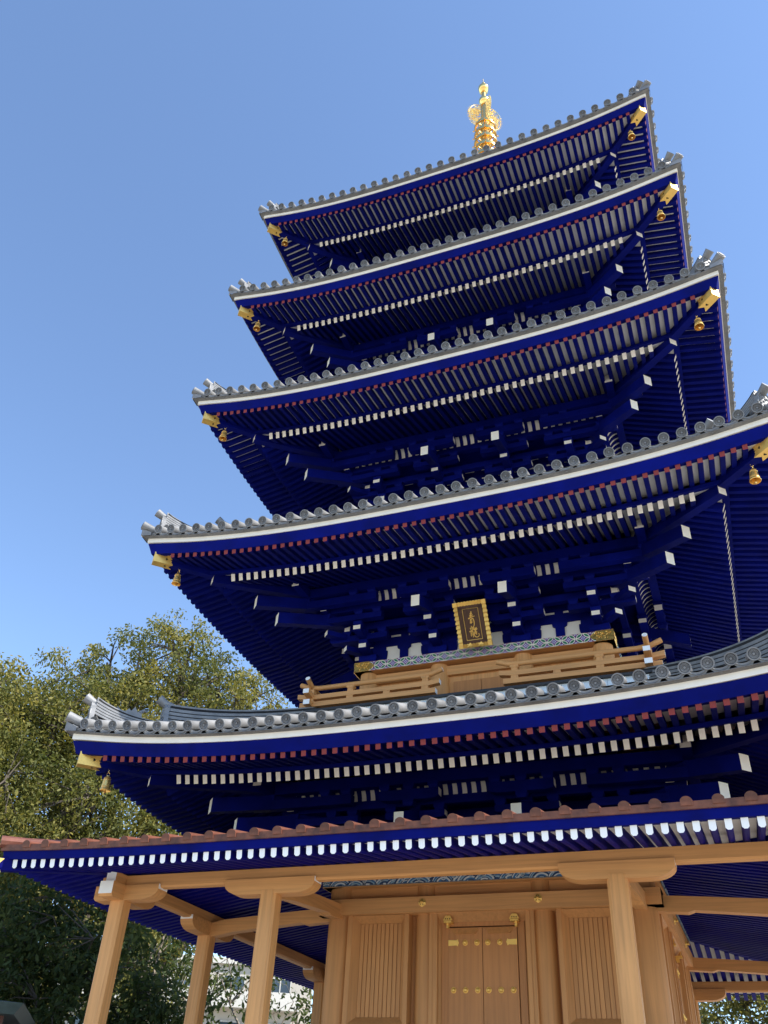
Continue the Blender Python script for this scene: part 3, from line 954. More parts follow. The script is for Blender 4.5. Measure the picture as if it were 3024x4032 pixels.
def balcony(r):
    """balcony of the second storey"""
    zd = 7.076; hd = 2.82; rl = 2.64
    mb = MB(); mb.box(-hd, hd, -hd, hd, zd - .036, zd, 0)
    bal = obj('balcony', mb.mesh('balcony', [DARKTRIM]), PAG)
    mb = MB(); mb.box(-hd + .09, hd - .09, -hd + .09, hd - .09, zd - .5, zd - .04, 0)
    obj('balcony_base', mb.mesh('balcony_base', [WX]), bal)
    pw = .215
    pm = MB(); pm.box(-pw / 2 + .002, pw / 2 - .002, -.012, .012, -.055, .055)
    pmesh = pm.mesh('fascia_panel', [PALE])
    for k in (0, 1, 3):
        R_ = Matrix.Rotation(k * PI / 2, 4, 'Z')
        cnt = int(2 * (hd - .06) / pw)
        for c in range(cnt):
            obj('fascia_panel', pmesh, bal, R_ @ Vector(((c - (cnt - 1) / 2) * pw, -(hd - .065), zd - .036 - .057)), k * PI / 2)
        # railings: two lengths with a gap in the middle
        for sg in (-1, 1):
            ro = None
            x_out, x_in = sg * (rl + .20), sg * .48
            # ground sill
            mb = MB(); mb.box(min(sg * (rl + .18), sg * .53), max(sg * (rl + .18), sg * .53), -(rl + .055), -(rl - .055), zd + .105 - .003 * (k % 2), zd + .185 - .003 * (k % 2), 0, lf=1, rt=1)
            railing = obj('railing', mb.mesh('sill_rail', [WX if k == 0 else WY, WHITE]), bal, rz=k * PI / 2)
            def curved(name, h_, zc, x0, x1, rise, rnd_, w_):
                N = 14; mb = MB(); pts = []
                for j in range(N + 1):
                    f = j / N; x = x0 + (x1 - x0) * f
                    e0 = max(0, 1 - abs(x - x0) / .34); e1 = max(0, 1 - abs(x - x1) / .26)
                    pts.append(Vector((x, -rl, zc + rise * (e0 ** 2 + .75 * e1 ** 2))))
                if rnd_: mb.tube(pts, w_, 14, 0, e0=1, e1=1)
                else:
                    vs = []; fs = []
                    for p_ in pts: vs += [p_ + Vector((0, -w_, -h_ / 2)), p_ + Vector((0, w_, -h_ / 2)), p_ + Vector((0, w_, h_ / 2)), p_ + Vector((0, -w_, h_ / 2))]
                    for j in range(N):
                        for q in range(4): fs.append((j * 4 + q, j * 4 + (q + 1) % 4, j * 4 + 4 + (q + 1) % 4, j * 4 + 4 + q))
                    ms = [0] * len(fs) + [1, 1]
                    fs += [(0, 1, 2, 3), (4 * N + 3, 4 * N + 2, 4 * N + 1, 4 * N)]
                    mb.add(vs, fs, ms)
                pobj(name, mb.mesh(name, [WX if k == 0 else WY, WHITE], smooth=rnd_, sharp=50), railing, rz=k * PI / 2)
            curved('middle_rail', .074, zd + .268 + .004 * (k % 2), sg * (rl + .23), sg * .47, .035, False, .05)
            curved('top_rail', 0, zd + .435 + .004 * (k % 2), sg * (rl + .21), sg * .43, .09, True, .040)
            for j, xx in enumerate((1.957, 1.334, .702)):
                mb = MB()
                mb.box(-.055, .055, -.045, .045, .185, .241)
                if j != 1:
                    b0, b1 = .304, .402
                    vs = [(-.05, -.04, b0), (.05, -.04, b0), (.05, .04, b0), (-.05, .04, b0), (-.045, -.036, b0 + .05), (.045, -.036, b0 + .05), (.045, .036, b0 + .05), (-.045, .036, b0 + .05), (-.064, -.048, b0 + .07), (.064, -.048, b0 + .07), (.064, .048, b0 + .07), (-.064, .048, b0 + .07), (-.064, -.048, b1), (.064, -.048, b1), (.064, .048, b1), (-.064, .048, b1)]
                    mb.add(vs, [(3, 2, 1, 0)] + [(4 * q + a, 4 * q + (a + 1) % 4, 4 * q + 4 + (a + 1) % 4, 4 * q + 4 + a) for q in range(3) for a in range(4)] + [(12, 13, 14, 15)], 0)
                v = R_ @ Vector((sg * xx, -rl, zd))
                pobj('post', mb.mesh('post', [WZ]), railing, v, k * PI / 2)
            mb = MB()
            mb.box(-.055, .055, -.055, .055, 0.0, .40)
            if sg < 0:
                v = R_ @ Vector((sg * rl, -rl, zd)); pobj('corner_post', mb.mesh('corner_post', [WZ]), railing, v, k * PI / 2)

# --- ground floor core
def ground_floor():
    r = ROOFS[0]; B = r['B']; x1 = r['x1']
    zf = .5
    mb = MB()
    for s_, z0, z1 in ((5.0, 0, .18), (4.75, .18, .5)): mb.box(-s_, s_, -s_, s_, z0, z1 + (.0 if z1 == .5 else .002))
    obj('podium', mb.mesh('podium', [STONE]), PAG)
    for k in range(4):
        rz = k * PI / 2
        MX = WX if k % 2 == 0 else WY
        mb = MB(); mb.box(-B, B, -(B + .02), -(B - .12), zf, 4.70)
        wall = obj('core_wall', mb.mesh('core_wall', [WDOOR]), PAG, rz=rz)
        for x in (-x1, x1, B):
            mb = MB(); R0 = .19 if x == B else .165
            mb.lathe([(R0, zf), (R0, 3.2), (R0 * .99, 4.0), (R0 * .97, 4.56)], 40, 0, f=lambda a, b, c: (x + a, -B + b, c))
            obj('column', mb.mesh('column', [WSHADED], smooth=True), PAG, rz=rz)
        # long tie beam with gilt rosettes
        mb = MB(); hb = B + .262
        mb.box(-hb + .003 * (k % 2), hb - .003 * (k % 2), -hb, -(B - .05), 4.165, 4.365)
        tie = obj('tie_beam', mb.mesh('tie_beam', [MX]), PAG, rz=rz)
        for x in (-x1, x1):
            mb = MB()
            c0 = (x, -(hb + .002), 4.285)
            for j in range(6):
                a = PI / 2 + j * PI / 3; a2 = a + PI / 3
                R_ = .056
                p = lambda t, rr, d: (x + rr * math.cos(t), -(hb + d), 4.285 + rr * math.sin(t))
                mb.add([p(a, R_, .0), p(a2, R_, .0), p((a + a2) / 2, R_ * .92, .012), p(a, .0, .034)], [(0, 1, 2), (0, 2, 3), (1, 3, 2)], 0)
                t = (a + a2) / 2
                mb.add([p(t, .036, .022), p(t + .18, .03, .0255), p(t, .022, .029), p(t - .18, .03, .0255)], [(0, 1, 2, 3)], 1)
            mb.lathe([(.012, 0), (.016, .012), (.010, .026), (.002, .03)], 10, 0, f=lambda a, b, c: (x + a, -(hb + .028 + c), 4.285 + b))
            pobj('gilt_rosette', mb.mesh('gilt_rosette', [GOLD_F, HOLE]), tie, rz=rz)
        # band above, with wave frieze on a sloping board
        mb = MB(); mb.box(-B - .02, B + .02, -(B + .10), -(B - .05), 4.365, 4.555)
        obj('upper_band', mb.mesh('upper_band', [MX]), PAG, rz=rz)
        wave_frieze(B + .235, 4.545, .15, rz, k)
        mb = MB(); mb.box(-(B + .24) + .003 * (k % 2), B + .24 - .003 * (k % 2), -(B + .23), -(B - .05), 4.535, 4.72)
        obj('frieze_beam', mb.mesh('frieze_beam', [MX]), PAG, rz=rz)
        # framed doorway and slatted side panels
        yd = 2.193
        def frame(xa, xb, zt, zbm, depth, name, tsx, tsz, has_bot):
            """bevelled frame round an opening: inner edges xa..xb, zbm..zt"""
            fr = MB(); yo = -(yd + depth); yi = -(yd - .03)
            def quad(p): fr.add(p, [(0, 1, 2, 3)], 0)
            top = zt + tsz
            quad([(xa, yi, zt), (xb, yi, zt), (xb + tsx, yo, top), (xa - tsx, yo, top)])
            quad([(xa, yi, zbm), (xa, yi, zt), (xa - tsx, yo, top), (xa - tsx, yo, zbm - (tsz if has_bot else 0))])
            quad([(xb, yi, zt), (xb, yi, zbm), (xb + tsx, yo, zbm - (tsz if has_bot else 0)), (xb + tsx, yo, top)])
            if has_bot: quad([(xb, yi, zbm), (xa, yi, zbm), (xa - tsx, yo, zbm - tsz), (xb + tsx, yo, zbm - tsz)])
            return obj(name, fr.mesh(name, [WSHADED]), PAG, rz=rz)
        frame(-.56, .56, 4.04, zf, .085, 'door_frame', .10, .125, False)
        mb = MB(); mb.box(-.56, .56, -(yd - .01), -(B), 4.005, 4.06); mb.box(-.56, -.47, -(yd - .012), -B, zf, 4.02); mb.box(.47, .56, -(yd - .012), -B, zf, 4.02)
        obj('door_jamb', mb.mesh('door_jamb', [WDOOR]), PAG, rz=rz)
        for sg in (-1, 1):
            mb = MB()
            xa, xb = sorted((sg * .004, sg * .462))
            mb.box(xa, xb, -(yd + .012), -(B + .0), zf + .05, 3.985)
            # bevelled head of the leaf
            dr = obj('door', mb.mesh('door', [WDOOR]), PAG, rz=rz)
            mb = MB(); yo = -(yd + .014)
            mb.add([(xa + .035, yo, 3.978), (xb - .035, yo, 3.978), (xb - .085, yo - .03, 3.912), (xa + .085, yo - .03, 3.912), (xb - .085, yo, 3.905), (xa + .085, yo, 3.905)], [(0, 1, 2, 3), (3, 2, 4, 5), (0, 3, 5), (1, 4, 2)], 0)
            pobj('bevelled_head', mb.mesh('bevelled_head', [WSHADED]), dr, rz=rz)
            for row, zz in enumerate((3.803, 3.253, 2.70, 2.15, 1.6)):
                for xx in (.073, .233, .393):
                    if row == 0 and xx > .3:
                        q = MB()
                        pl = [(.462, .034), (.462, -.034), (.355, -.030), (.335, -.042), (.328, -.02), (.318, 0), (.328, .02), (.335, .042), (.355, .030)]
                        q.prism(pl, lambda u, v, d: (sg * u, -(yd + .012 + d), zz + v), -.004, .006, 0)
                        pobj('hinge_plate', q.mesh('hinge_plate', [GOLD_F]), dr, rz=rz)
                        continue
                    q = MB()
                    q.lathe([(.036, 0), (.036, .005), (.030, .008), (.027, .007), (.026, .014), (.020, .026), (.010, .033), (.001, .035)], 20, 0, f=lambda a, b, c: (sg * xx + a, -(yd + .012 + c), zz + b))
                    pobj('stud', q.mesh('stud', [GOLD_F], smooth=True), dr, rz=rz)
            q = MB()
            xx = sg * .452; zz = 4.03
            fan = [(xx + .062 * math.cos(t) * (1 + .06 * math.cos(6 * t)), zz + .035 + .062 * math.sin(t) * (1 + .06 * math.cos(6 * t))) for t in np.linspace(0, PI, 13)]
            q.prism(fan, lambda u, v, d: (u, -(yd + .075 + d), v), 0, .012, 0)
            q.box(xx - .052, xx + .052, -(yd + .10), -(yd - .01), zz + .005, zz + .028, 0)
            q.box(xx + sg * .012 - .014, xx + sg * .012 + .014, -(yd + .055), -(yd - .01), zz - .05, zz + .006, 0)
            for t in (-1, 0, 1): q.add([(xx + t * .028 + .007 * math.cos(u), -(yd + .0885), zz + .055 + .010 * math.sin(u)) for u in np.linspace(0, 2 * PI, 7)[:-1]], [tuple(range(6))], 1)
            pobj('pivot_fitting', q.mesh('pivot_fitting', [GOLD_F, HOLE]), dr, rz=rz)
            # slatted panel
            cx = sg * 1.445; hwp = .305
            pf = frame(cx - hwp, cx + hwp, 4.075, 2.95, .075, 'panel_frame', .085, .085, True)
            mb = MB(); mb.box(cx - hwp - .01, cx + hwp + .01, -(yd - .045), -B, 2.90, 4.10)
            obj('panel_board', mb.mesh('panel_board', [WDOOR]), pf, rz=0)
            sl = MB(); sl.box(-.0255, .0255, -.010, .010, -.56, .56)
            sm = sl.mesh('slat', [WSHADED])
            for j in range(10):
                xx = cx - hwp + (j + .5) * 2 * hwp / 10
                obj('slat', sm, pf, (xx, -(yd - .040), 3.512))
            # lower wall below the panel and uprights beside the columns
            for xe in (cx - hwp - .085, cx + hwp + .085):
                pass
            mb = MB(); mb.box(cx - hwp - .12, cx + hwp + .12, -(yd + .07), -B, zf, 2.866)
            obj('lower_panel', mb.mesh('lower_panel', [WSHADED]), PAG, rz=rz)
            for xx, wd in ((sg * .655, .055), (cx - sg * .41, .03), (cx + sg * .42, .035)):
                mb = MB(); mb.box(xx - wd, xx + wd, -(yd + .078), -B, zf, 4.165)
                obj('wall_upright', mb.mesh('wall_upright', [WSHADED]), PAG, rz=rz)
            mb = MB(); mb.box(cx - .40, cx + .40, -(yd + .075), -B, 4.155, 4.17)

def wave_frieze(y, z0, h, rz, k):
    mb = MB()
    half = y
    def face(pts, lay, mi): mb.add([(p[0], -(y + .003 + .0008 * lay), p[1]) for p in pts], [tuple(range(len(pts)))], mi)
    face([(-half, z0 - .004), (half, z0 - .004), (half, z0 + h), (-half, z0 + h)], 0, 0)
    if k in (0, 1):
        rnd = random.Random(21)
        x = -half - .1
        lay = 1
        def band(cx, cz, r0, r1, a0, a1, mi, lay, n=14):
            pts = []
            for j in range(n):
                t0 = a0 + (a1 - a0) * j / n; t1 = a0 + (a1 - a0) * (j + 1) / n
                q = [(cx + r0 * math.cos(t0), cz + r0 * math.sin(t0)), (cx + r1 * math.cos(t0), cz + r1 * math.sin(t0)), (cx + r1 * math.cos(t1), cz + r1 * math.sin(t1)), (cx + r0 * math.cos(t1), cz + r0 * math.sin(t1))]
                if all(z0 - .003 <= p[1] <= z0 + h and abs(p[0]) < half for p in q): face(q, lay, mi)
        cols = [1, 4, 2, 3, 1, 4, 2, 1, 3, 4]
        while x < half + .1:
            R = rnd.uniform(.15, .26); cz = z0 - R * rnd.uniform(.25, .5)
            lay = 1 + (lay % 5)
            rr = R; j = 0
            while rr > .02:
                wd = rnd.choice((.010, .016, .022))
                band(x, cz, rr - wd, rr, .12 * PI, .92 * PI, cols[j % 10], lay * 2)
                rr -= wd; j += 1
            # crest curl
            for _ in range(2):
                cx, cy = x + R * rnd.uniform(.6, 1.1), z0 + rnd.uniform(.05, .115); Rc = rnd.uniform(.03, .05)
                pts = []
                for t in np.linspace(0, 3.2 * PI, 30):
                    rr = Rc * (1 - t / 14); pts.append((cx + rr * math.cos(t), cy + rr * math.sin(t)))
                for (a, b) in zip(pts[:-1], pts[1:]):
                    d = Vector((b[0] - a[0], b[1] - a[1])); nn = Vector((-d.y, d.x)).normalized() * .0055
                    q = [(a[0] - nn.x, a[1] - nn.y), (b[0] - nn.x, b[1] - nn.y), (b[0] + nn.x, b[1] + nn.y), (a[0] + nn.x, a[1] + nn.y)]
                    if all(z0 < p[1] < z0 + h and abs(p[0]) < half for p in q): face(q, 13, 4 if _ == 0 else 3)
            x += R * rnd.uniform(.85, 1.25)
    obj('wave_frieze', mb.mesh('wave_frieze', [WAVEG, INK, MIDB, PALEB, WAVEW]), PAG, rz=rz)

# --- porch (lean-to roof round the ground floor)
def porch():
    C0, C1 = 4.262, 2.074
    zf = .5
    PR = dict(E=5.32, Z=4.178, U=.055, hw=5.3)
    def lf(x): return .058 * (abs(x) / 5.3) ** 4
    cw = .107
    pm = MB(); c = .03
    poly = [(-cw, -cw + c), (-cw + c, -cw), (cw - c, -cw), (cw, -cw + c), (cw, cw - c), (cw - c, cw), (-cw + c, cw), (-cw, cw - c)]
    pm.prism(poly, lambda u, v, d: (u, v, d), zf, 4.03, 0)
    cm = pm.mesh('porch_column', [WZ])
    pts = [(x, y) for x in (-C0, -C1, C1, C0) for y in (-C0, -C1, C1, C0) if abs(x) == C0 or abs(y) == C0]
    for (x, y) in pts: obj('porch_column', cm, PAG, (x, y, 0))
    def boat(half, ln_end=True):
        mb = MB(); top, bot = 4.165, 3.985
        o = [(-half, top), (-half, top - .055)]
        for j in range(1, 7):
            t = j / 6 * PI / 2; o.append((-half + .25 * (1 - math.cos(t)), bot + (top - .055 - bot) * (1 - math.sin(t))))
        o += [(half - (p[0] + half), p[1]) for p in reversed(o[2:])]
        o += [(half, top - .055), (half, top)]
        n = len(o)
        mb.prism(o, lambda u, v, d: (u, d, v), -.101, .101, 0, emats={0: 1, n - 2: 1})
        return mb.mesh('boat_bracket', [WX, WHITE])
    bt = boat(.612)
    for k in range(4):
        rz = k * PI / 2
        R_ = Matrix.Rotation(rz, 4, 'Z')
        MX = WX if k % 2 == 0 else WY
        # eave beam
        mb = MB(); e = C0 + .30
        zb0, zb1 = 4.125, 4.285
        cc = .022
        poly = [(-.072, zb1), (-.072, zb0 + cc), (-.072 + cc, zb0), (.072 - cc, zb0), (.072, zb0 + cc), (.072, zb1)]
        mb.prism(poly, lambda u, v, d: (d, -(C0 - u), v + (.004 if k % 2 else 0)), -e, e, 0, cap0=1, cap1=1)
        obj('eave_beam', mb.mesh('eave_beam', [MX, WHITE]), PAG, rz=rz)
        for x in (-C1, C1): obj('boat_bracket', bt, PAG, R_ @ Vector((x, -C0, 0)), rz)
        # arms that cross at the corner
        mb = MB(); top, bot = 4.165, 3.985
        o = [(-.36, top), (-.36, bot + .03), (-.33, bot), (.38, bot)]
        for j in range(1, 7):
            t = j / 6 * PI / 2; o.append((.36 + .25 * math.sin(t), bot + (top - .06 - bot) * (1 - math.cos(t))))
        o += [(.61, top)]
        n = len(o)
        for sg in (-1, 1):
            q = MB(); q.prism(o, lambda u, v, d: (-sg * C0 + sg * u, -C0 + d, v - (.003 if k % 2 else 0)), -.101, .101, 0, emats={0: 1, n - 2: 1})
            obj('corner_bracket', q.mesh('corner_bracket', [MX, WHITE]), PAG, rz=rz)
        # tie beams back to the core
        for x in (-C1, C1):
            mb = MB()
            pr = [(-C0 + .05, 3.97), (-C0 + .05, 4.15), (-3.95, 4.20), (-2.3, 4.31), (-2.2, 4.31), (-2.2, 4.13), (-2.62, 4.10), (-2.70, 4.125), (-3.8, 4.03), (-4.0, 3.99)]
            mb.prism(pr, lambda u, v, d: (x + d, u, v), -.075, .075, 0)
            obj('tie_beam', mb.mesh('tie_beam', [WY if k % 2 == 0 else WX]), PAG, rz=rz)
    # copper roof
    mb = MB()
    e0, zt = 5.40, 4.387
    SL = .19
    for k in range(4):
        q = MB(); vs = []; fs = []; NX, NT = 32, 6
        for a in range(NT + 1):
            Y = e0 - (e0 - 2.0) * a / NT
            for b in range(NX + 1):
                f = -1 + 2 * b / NX
                vs.append((f * Y, -Y, zt + SL * (e0 - Y) + lf(f * Y) * max(0, 1 - (e0 - Y))))
        for a in range(NT):
            for b in range(NX): fs.append((a * (NX + 1) + b, a * (NX + 1) + b + 1, (a + 1) * (NX + 1) + b + 1, (a + 1) * (NX + 1) + b))
        q.add(vs, fs, 0); q = rot_z(q, k); mb.add(q.v, q.f, q.m)
    cr = obj('copper_roof', mb.mesh('copper_roof', [COPPER]), PAG)
    def sweep2(prof, mats, mi=0, seg=36):
        q = MB(); vs = []; fs = []; n = len(prof)
        for i in range(seg + 1):
            f = -1 + 2 * i / seg
            for Y, z in prof: vs.append((f * Y, -Y, z + lf(f * Y)))
        for i in range(seg):
            for j in range(n): fs.append((i * n + j, i * n + (j + 1) % n, (i + 1) * n + (j + 1) % n, (i + 1) * n + j))
        q.add(vs, fs, mi)
        return q.mesh('board', mats)
    edge = sweep2([(5.405, 4.392), (5.400, 4.318), (5.30, 4.318), (5.30, 4.392)], [COPPER_D])
    fas = sweep2([(5.375, 4.318), (5.355, 4.225), (5.29, 4.225), (5.29, 4.318)], [BLUE])
    SM = .162
    def zt_(Y): return 4.178 + .051 + SM * (5.32 - Y)
    sof = sweep2([(5.33, zt_(5.33)), (2.1, zt_(2.1)), (2.1, zt_(2.1) + .012), (5.33, zt_(5.33) + .012)], [SOFFIT])
    for k in range(4):
        obj('copper_edge', edge, cr, rz=k * PI / 2)
        obj('fascia', fas, cr, rz=k * PI / 2)
        obj('soffit', sof, cr, rz=k * PI / 2)
    # standing rolls
    roll = MB(); N = 9
    ou = [(-.0565, -.035), (-.0565, .018)] + [(.0565 * math.sin(t) / math.sin(1.1), .018 + .034 * (math.cos(t) - math.cos(1.1)) / (1 - math.cos(1.1))) for t in np.linspace(-1.1, 1.1, N)][1:-1] + [(.0565, .018), (.0565, -.035)]
    roll.prism(ou, lambda u, v, d: (u, d, v), 0, 1, 0, cap0=1)
    rm = roll.mesh('copper_roll', [COPPER, COPPER_D])
    sp = .294
    for k in (0, 1, 3):
        R_ = Matrix.Rotation(k * PI / 2, 4, 'Z')
        for c in range(-18, 19):
            x = c * sp + .0
            ln = min(3.2, e0 - abs(x) - .02)
            if ln < .12: continue
            o = obj('copper_roll', rm, cr, R_ @ Vector((x, -(e0 + .02), zt + lf(x) - .002)))
            o.rotation_euler = (R_ @ Matrix.Rotation(math.atan(SL), 4, 'X')).to_euler()
            o.scale = (1, ln / math.cos(math.atan(SL)), 1)
    for k in range(4):
        q = MB()
        q.tube([(5.42, -5.42, zt + .10), (5.2, -5.2, zt + .12), (4.4, -4.4, zt + SL * 1.0 + .05), (2.2, -2.2, zt + SL * 3.2 + .05)], [.075, .07, .07, .07], 10, 0)
        obj('copper_hip', q.mesh('copper_hip', [COPPER], smooth=True), cr, rz=k * PI / 2)
        q = MB()
        q.obox((5.47, -5.47, 4.20), (2.2, -2.2, 4.20 + SM * 3.2), .12, .15, 0)
        obj('porch_hip_rafter', q.mesh('porch_hip_rafter', [BLUE2]), cr, rz=k * PI / 2)
        q = MB()
        q.obox((5.48, -5.48, 4.20), (5.40, -5.40, 4.20), .135, .165, 0)
        dgv = Vector((1, -1, 0)).normalized(); sv = Vector((1, 1, 0)).normalized()
        for sg in (-1, 1):
            o_ = Vector((5.41, -5.41, 4.20)) + sv * sg * .0675
            q.add([o_ + Vector((0, 0, .0825)), o_ - dgv * .09 + Vector((0, 0, .0825)), o_ - dgv * .03 + Vector((0, 0, .0)), o_ - dgv * .09 - Vector((0, 0, .0825)), o_ - Vector((0, 0, .0825))], [(0, 1, 2, 3, 4)], 0)
        obj('gilt_sleeve', q.mesh('gilt_sleeve', [GOLD_F]), cr, rz=k * PI / 2)
    # rafters
    s_ = .1460; n = 72
    side = {1: MB(), 2: MB(), 3: MB()}
    for c in range(n):
        x = (c - (n - 1) / 2) * s_
        y0 = 5.32; y1 = max(2.2, abs(x) + .06)
        ln = max(.05, y0 - y1)
        z0 = 4.178 + lf(x)
        obj('porch_rafter', MRAF, cr, (x, -y0, z0), rot=(math.atan(SM), 0, 0), scale=(1, ln / math.cos(math.atan(SM)), 1))
        for k in (1, 2, 3):
            q = MB(); q.obox((x, -y0, z0), (x, -(y0 - ln), z0 + SM * ln), .068, .102, 0, 1, up=(0, -math.sin(math.atan(SM)), math.cos(math.atan(SM))))
            q = rot_z(q, k); side[k].add(q.v, q.f, q.m)
    for k in (1, 2, 3): stuff(obj('porch_rafter_row', side[k].mesh('porch_rafter_row', [BLUE2, WHITE]), cr))
    # small curved brackets are done; closing sheet above the soffit keeps light out
    return cr

# --- spire
def spire():
    mb = MB()
    mb.box(-.55, .55, -.55, .55, 20.7, 21.5); mb.box(-.62, .62, -.62, .62, 21.5, 21.62)
    mb.lathe([(.5, 21.6), (.48, 21.8), (.36, 22.0), (.18, 22.1)], 24)
    mb.lathe([(.2, 22.1), (.42, 22.28), (.46, 22.4), (.2, 22.35)], 24)
    sp = obj('spire', mb.mesh('spire_base', [GOLD], smooth=True), PAG)
    mb = MB(); mb.lathe([(.11, 22.0), (.10, 26), (.085, 28), (.06, 30.3), (.012, 30.35), (.010, 30.62)], 18)
    obj('spire_mast', mb.mesh('spire_mast', [GOLD], smooth=True), sp)
    for j in range(9):
        z = 27.5 - .455 * j; R = .335 + .012 * j
        mb = MB()
        mb.lathe([(R, z + .07), (R + .012, z), (R, z - .07), (R - .05, z - .065), (R - .06, z), (R - .05, z + .065), (R, z + .07)], 32, cap0=False, cap1=False)
        mb.lathe([(.15, z + .12), (.17, z + .02), (.15, z - .10), (.11, z - .12)], 16)
        for a in range(8):
            t = a * PI / 4 + .2
            mb.obox((.14 * math.cos(t), .14 * math.sin(t), z), ((R - .02) * math.cos(t), (R - .02) * math.sin(t), z), .035, .07)
        obj('spire_ring', mb.mesh('spire_ring', [GOLD], smooth=True), sp)
        for a in range(8):
            t = a * PI / 4 + .2
            q = MB(); cx, cy = (R + .035) * math.cos(t), (R + .035) * math.sin(t)
            q.lathe([(.006, z - .02), (.014, z - .04), (.018, z - .075), (.026, z - .10), (.02, z - .10)], 10, f=lambda x, y, zz: (cx + x, cy + y, zz))
            obj('ring_bell', q.mesh('ring_bell', [GOLD], smooth=True), sp)
    # four pierced flame fins
    rnd = random.Random(9)
    for k in range(4):
        q = MB(); a = k * PI / 2 + .62
        dx, dy = math.cos(a), math.sin(a)
        F = lambda u, z: Vector((dx * (.09 + u), dy * (.09 + u), z))
        cz, RR = 28.15, .60
        out = []
        for t in np.linspace(-PI / 2, PI / 2, 26):
            out.append((.44 * max(0, math.cos(t)) ** .7, cz + .66 * math.sin(t)))
        q.tube([F(u, z) for u, z in out], .011, 5)
        q.tube([F(0.03, cz - .62), F(.02, cz), F(.02, cz + .9)], .022, 5)
        for (u, z) in out[1:-1]:
            nrm = Vector((u, z - cz)).normalized()
            q.tube([F(u, z), F(u + nrm.x * .07, z + nrm.y * .07)], [.012, .004], 4)
        for _ in range(120):
            u, z = rnd.uniform(.04, .40), cz + rnd.uniform(-.56, .56)
            if (u / .41) ** 2 + ((z - cz) / .60) ** 2 > 1: continue
            R_ = rnd.uniform(.05, .10); s0 = rnd.uniform(0, 6)
            q.tube([F(max(0, u + R_ * math.cos(s0 + t) * (1 - t / 9)), z + R_ * math.sin(s0 + t) * (1 - t / 9)) for t in np.linspace(0, 5.5, 10)], .010, 4)
        obj('flame_fin', q.mesh('flame_fin', [GOLD], smooth=True), sp)
    mb = MB(); mb.lathe([(.07, 28.98)] + [(.165 * math.sin(t), 29.18 - .165 * math.cos(t)) for t in np.linspace(.5, 2.7, 10)] + [(.06, 29.40)], 24)
    mb.lathe([(.10, 28.9), (.15, 28.98), (.10, 29.04)], 20)
    obj('spire_ball', mb.mesh('spire_ball', [GOLD], smooth=True), sp)
    mb = MB(); mb.lathe([(.07, 29.78)] + [(.172 * math.sin(t), 29.98 - .172 * math.cos(t)) for t in np.linspace(.5, 2.3, 9)] + [(.08, 30.16), (.03, 30.28), (.012, 30.34)], 24)
    mb.lathe([(.09, 29.70), (.14, 29.77), (.10, 29.83)], 20)
    obj('spire_jewel', mb.mesh('spire_jewel', [GOLD], smooth=True), sp)
    # apex tiles
    mb = MB(); mb.box(-.75, .75, -.75, .75, 19.9, 20.72)
    obj('apex_block', mb.mesh('apex_block', [TILE]), sp)

for i, r in enumerate(ROOFS):
    make_roof(i, r)
    make_brackets(i, r)
    storey(i, r)
    for sx in (-1, 1): wind_bell(i, r, sx)
balcony(ROOFS[1])
ground_floor()
porch()
spire()

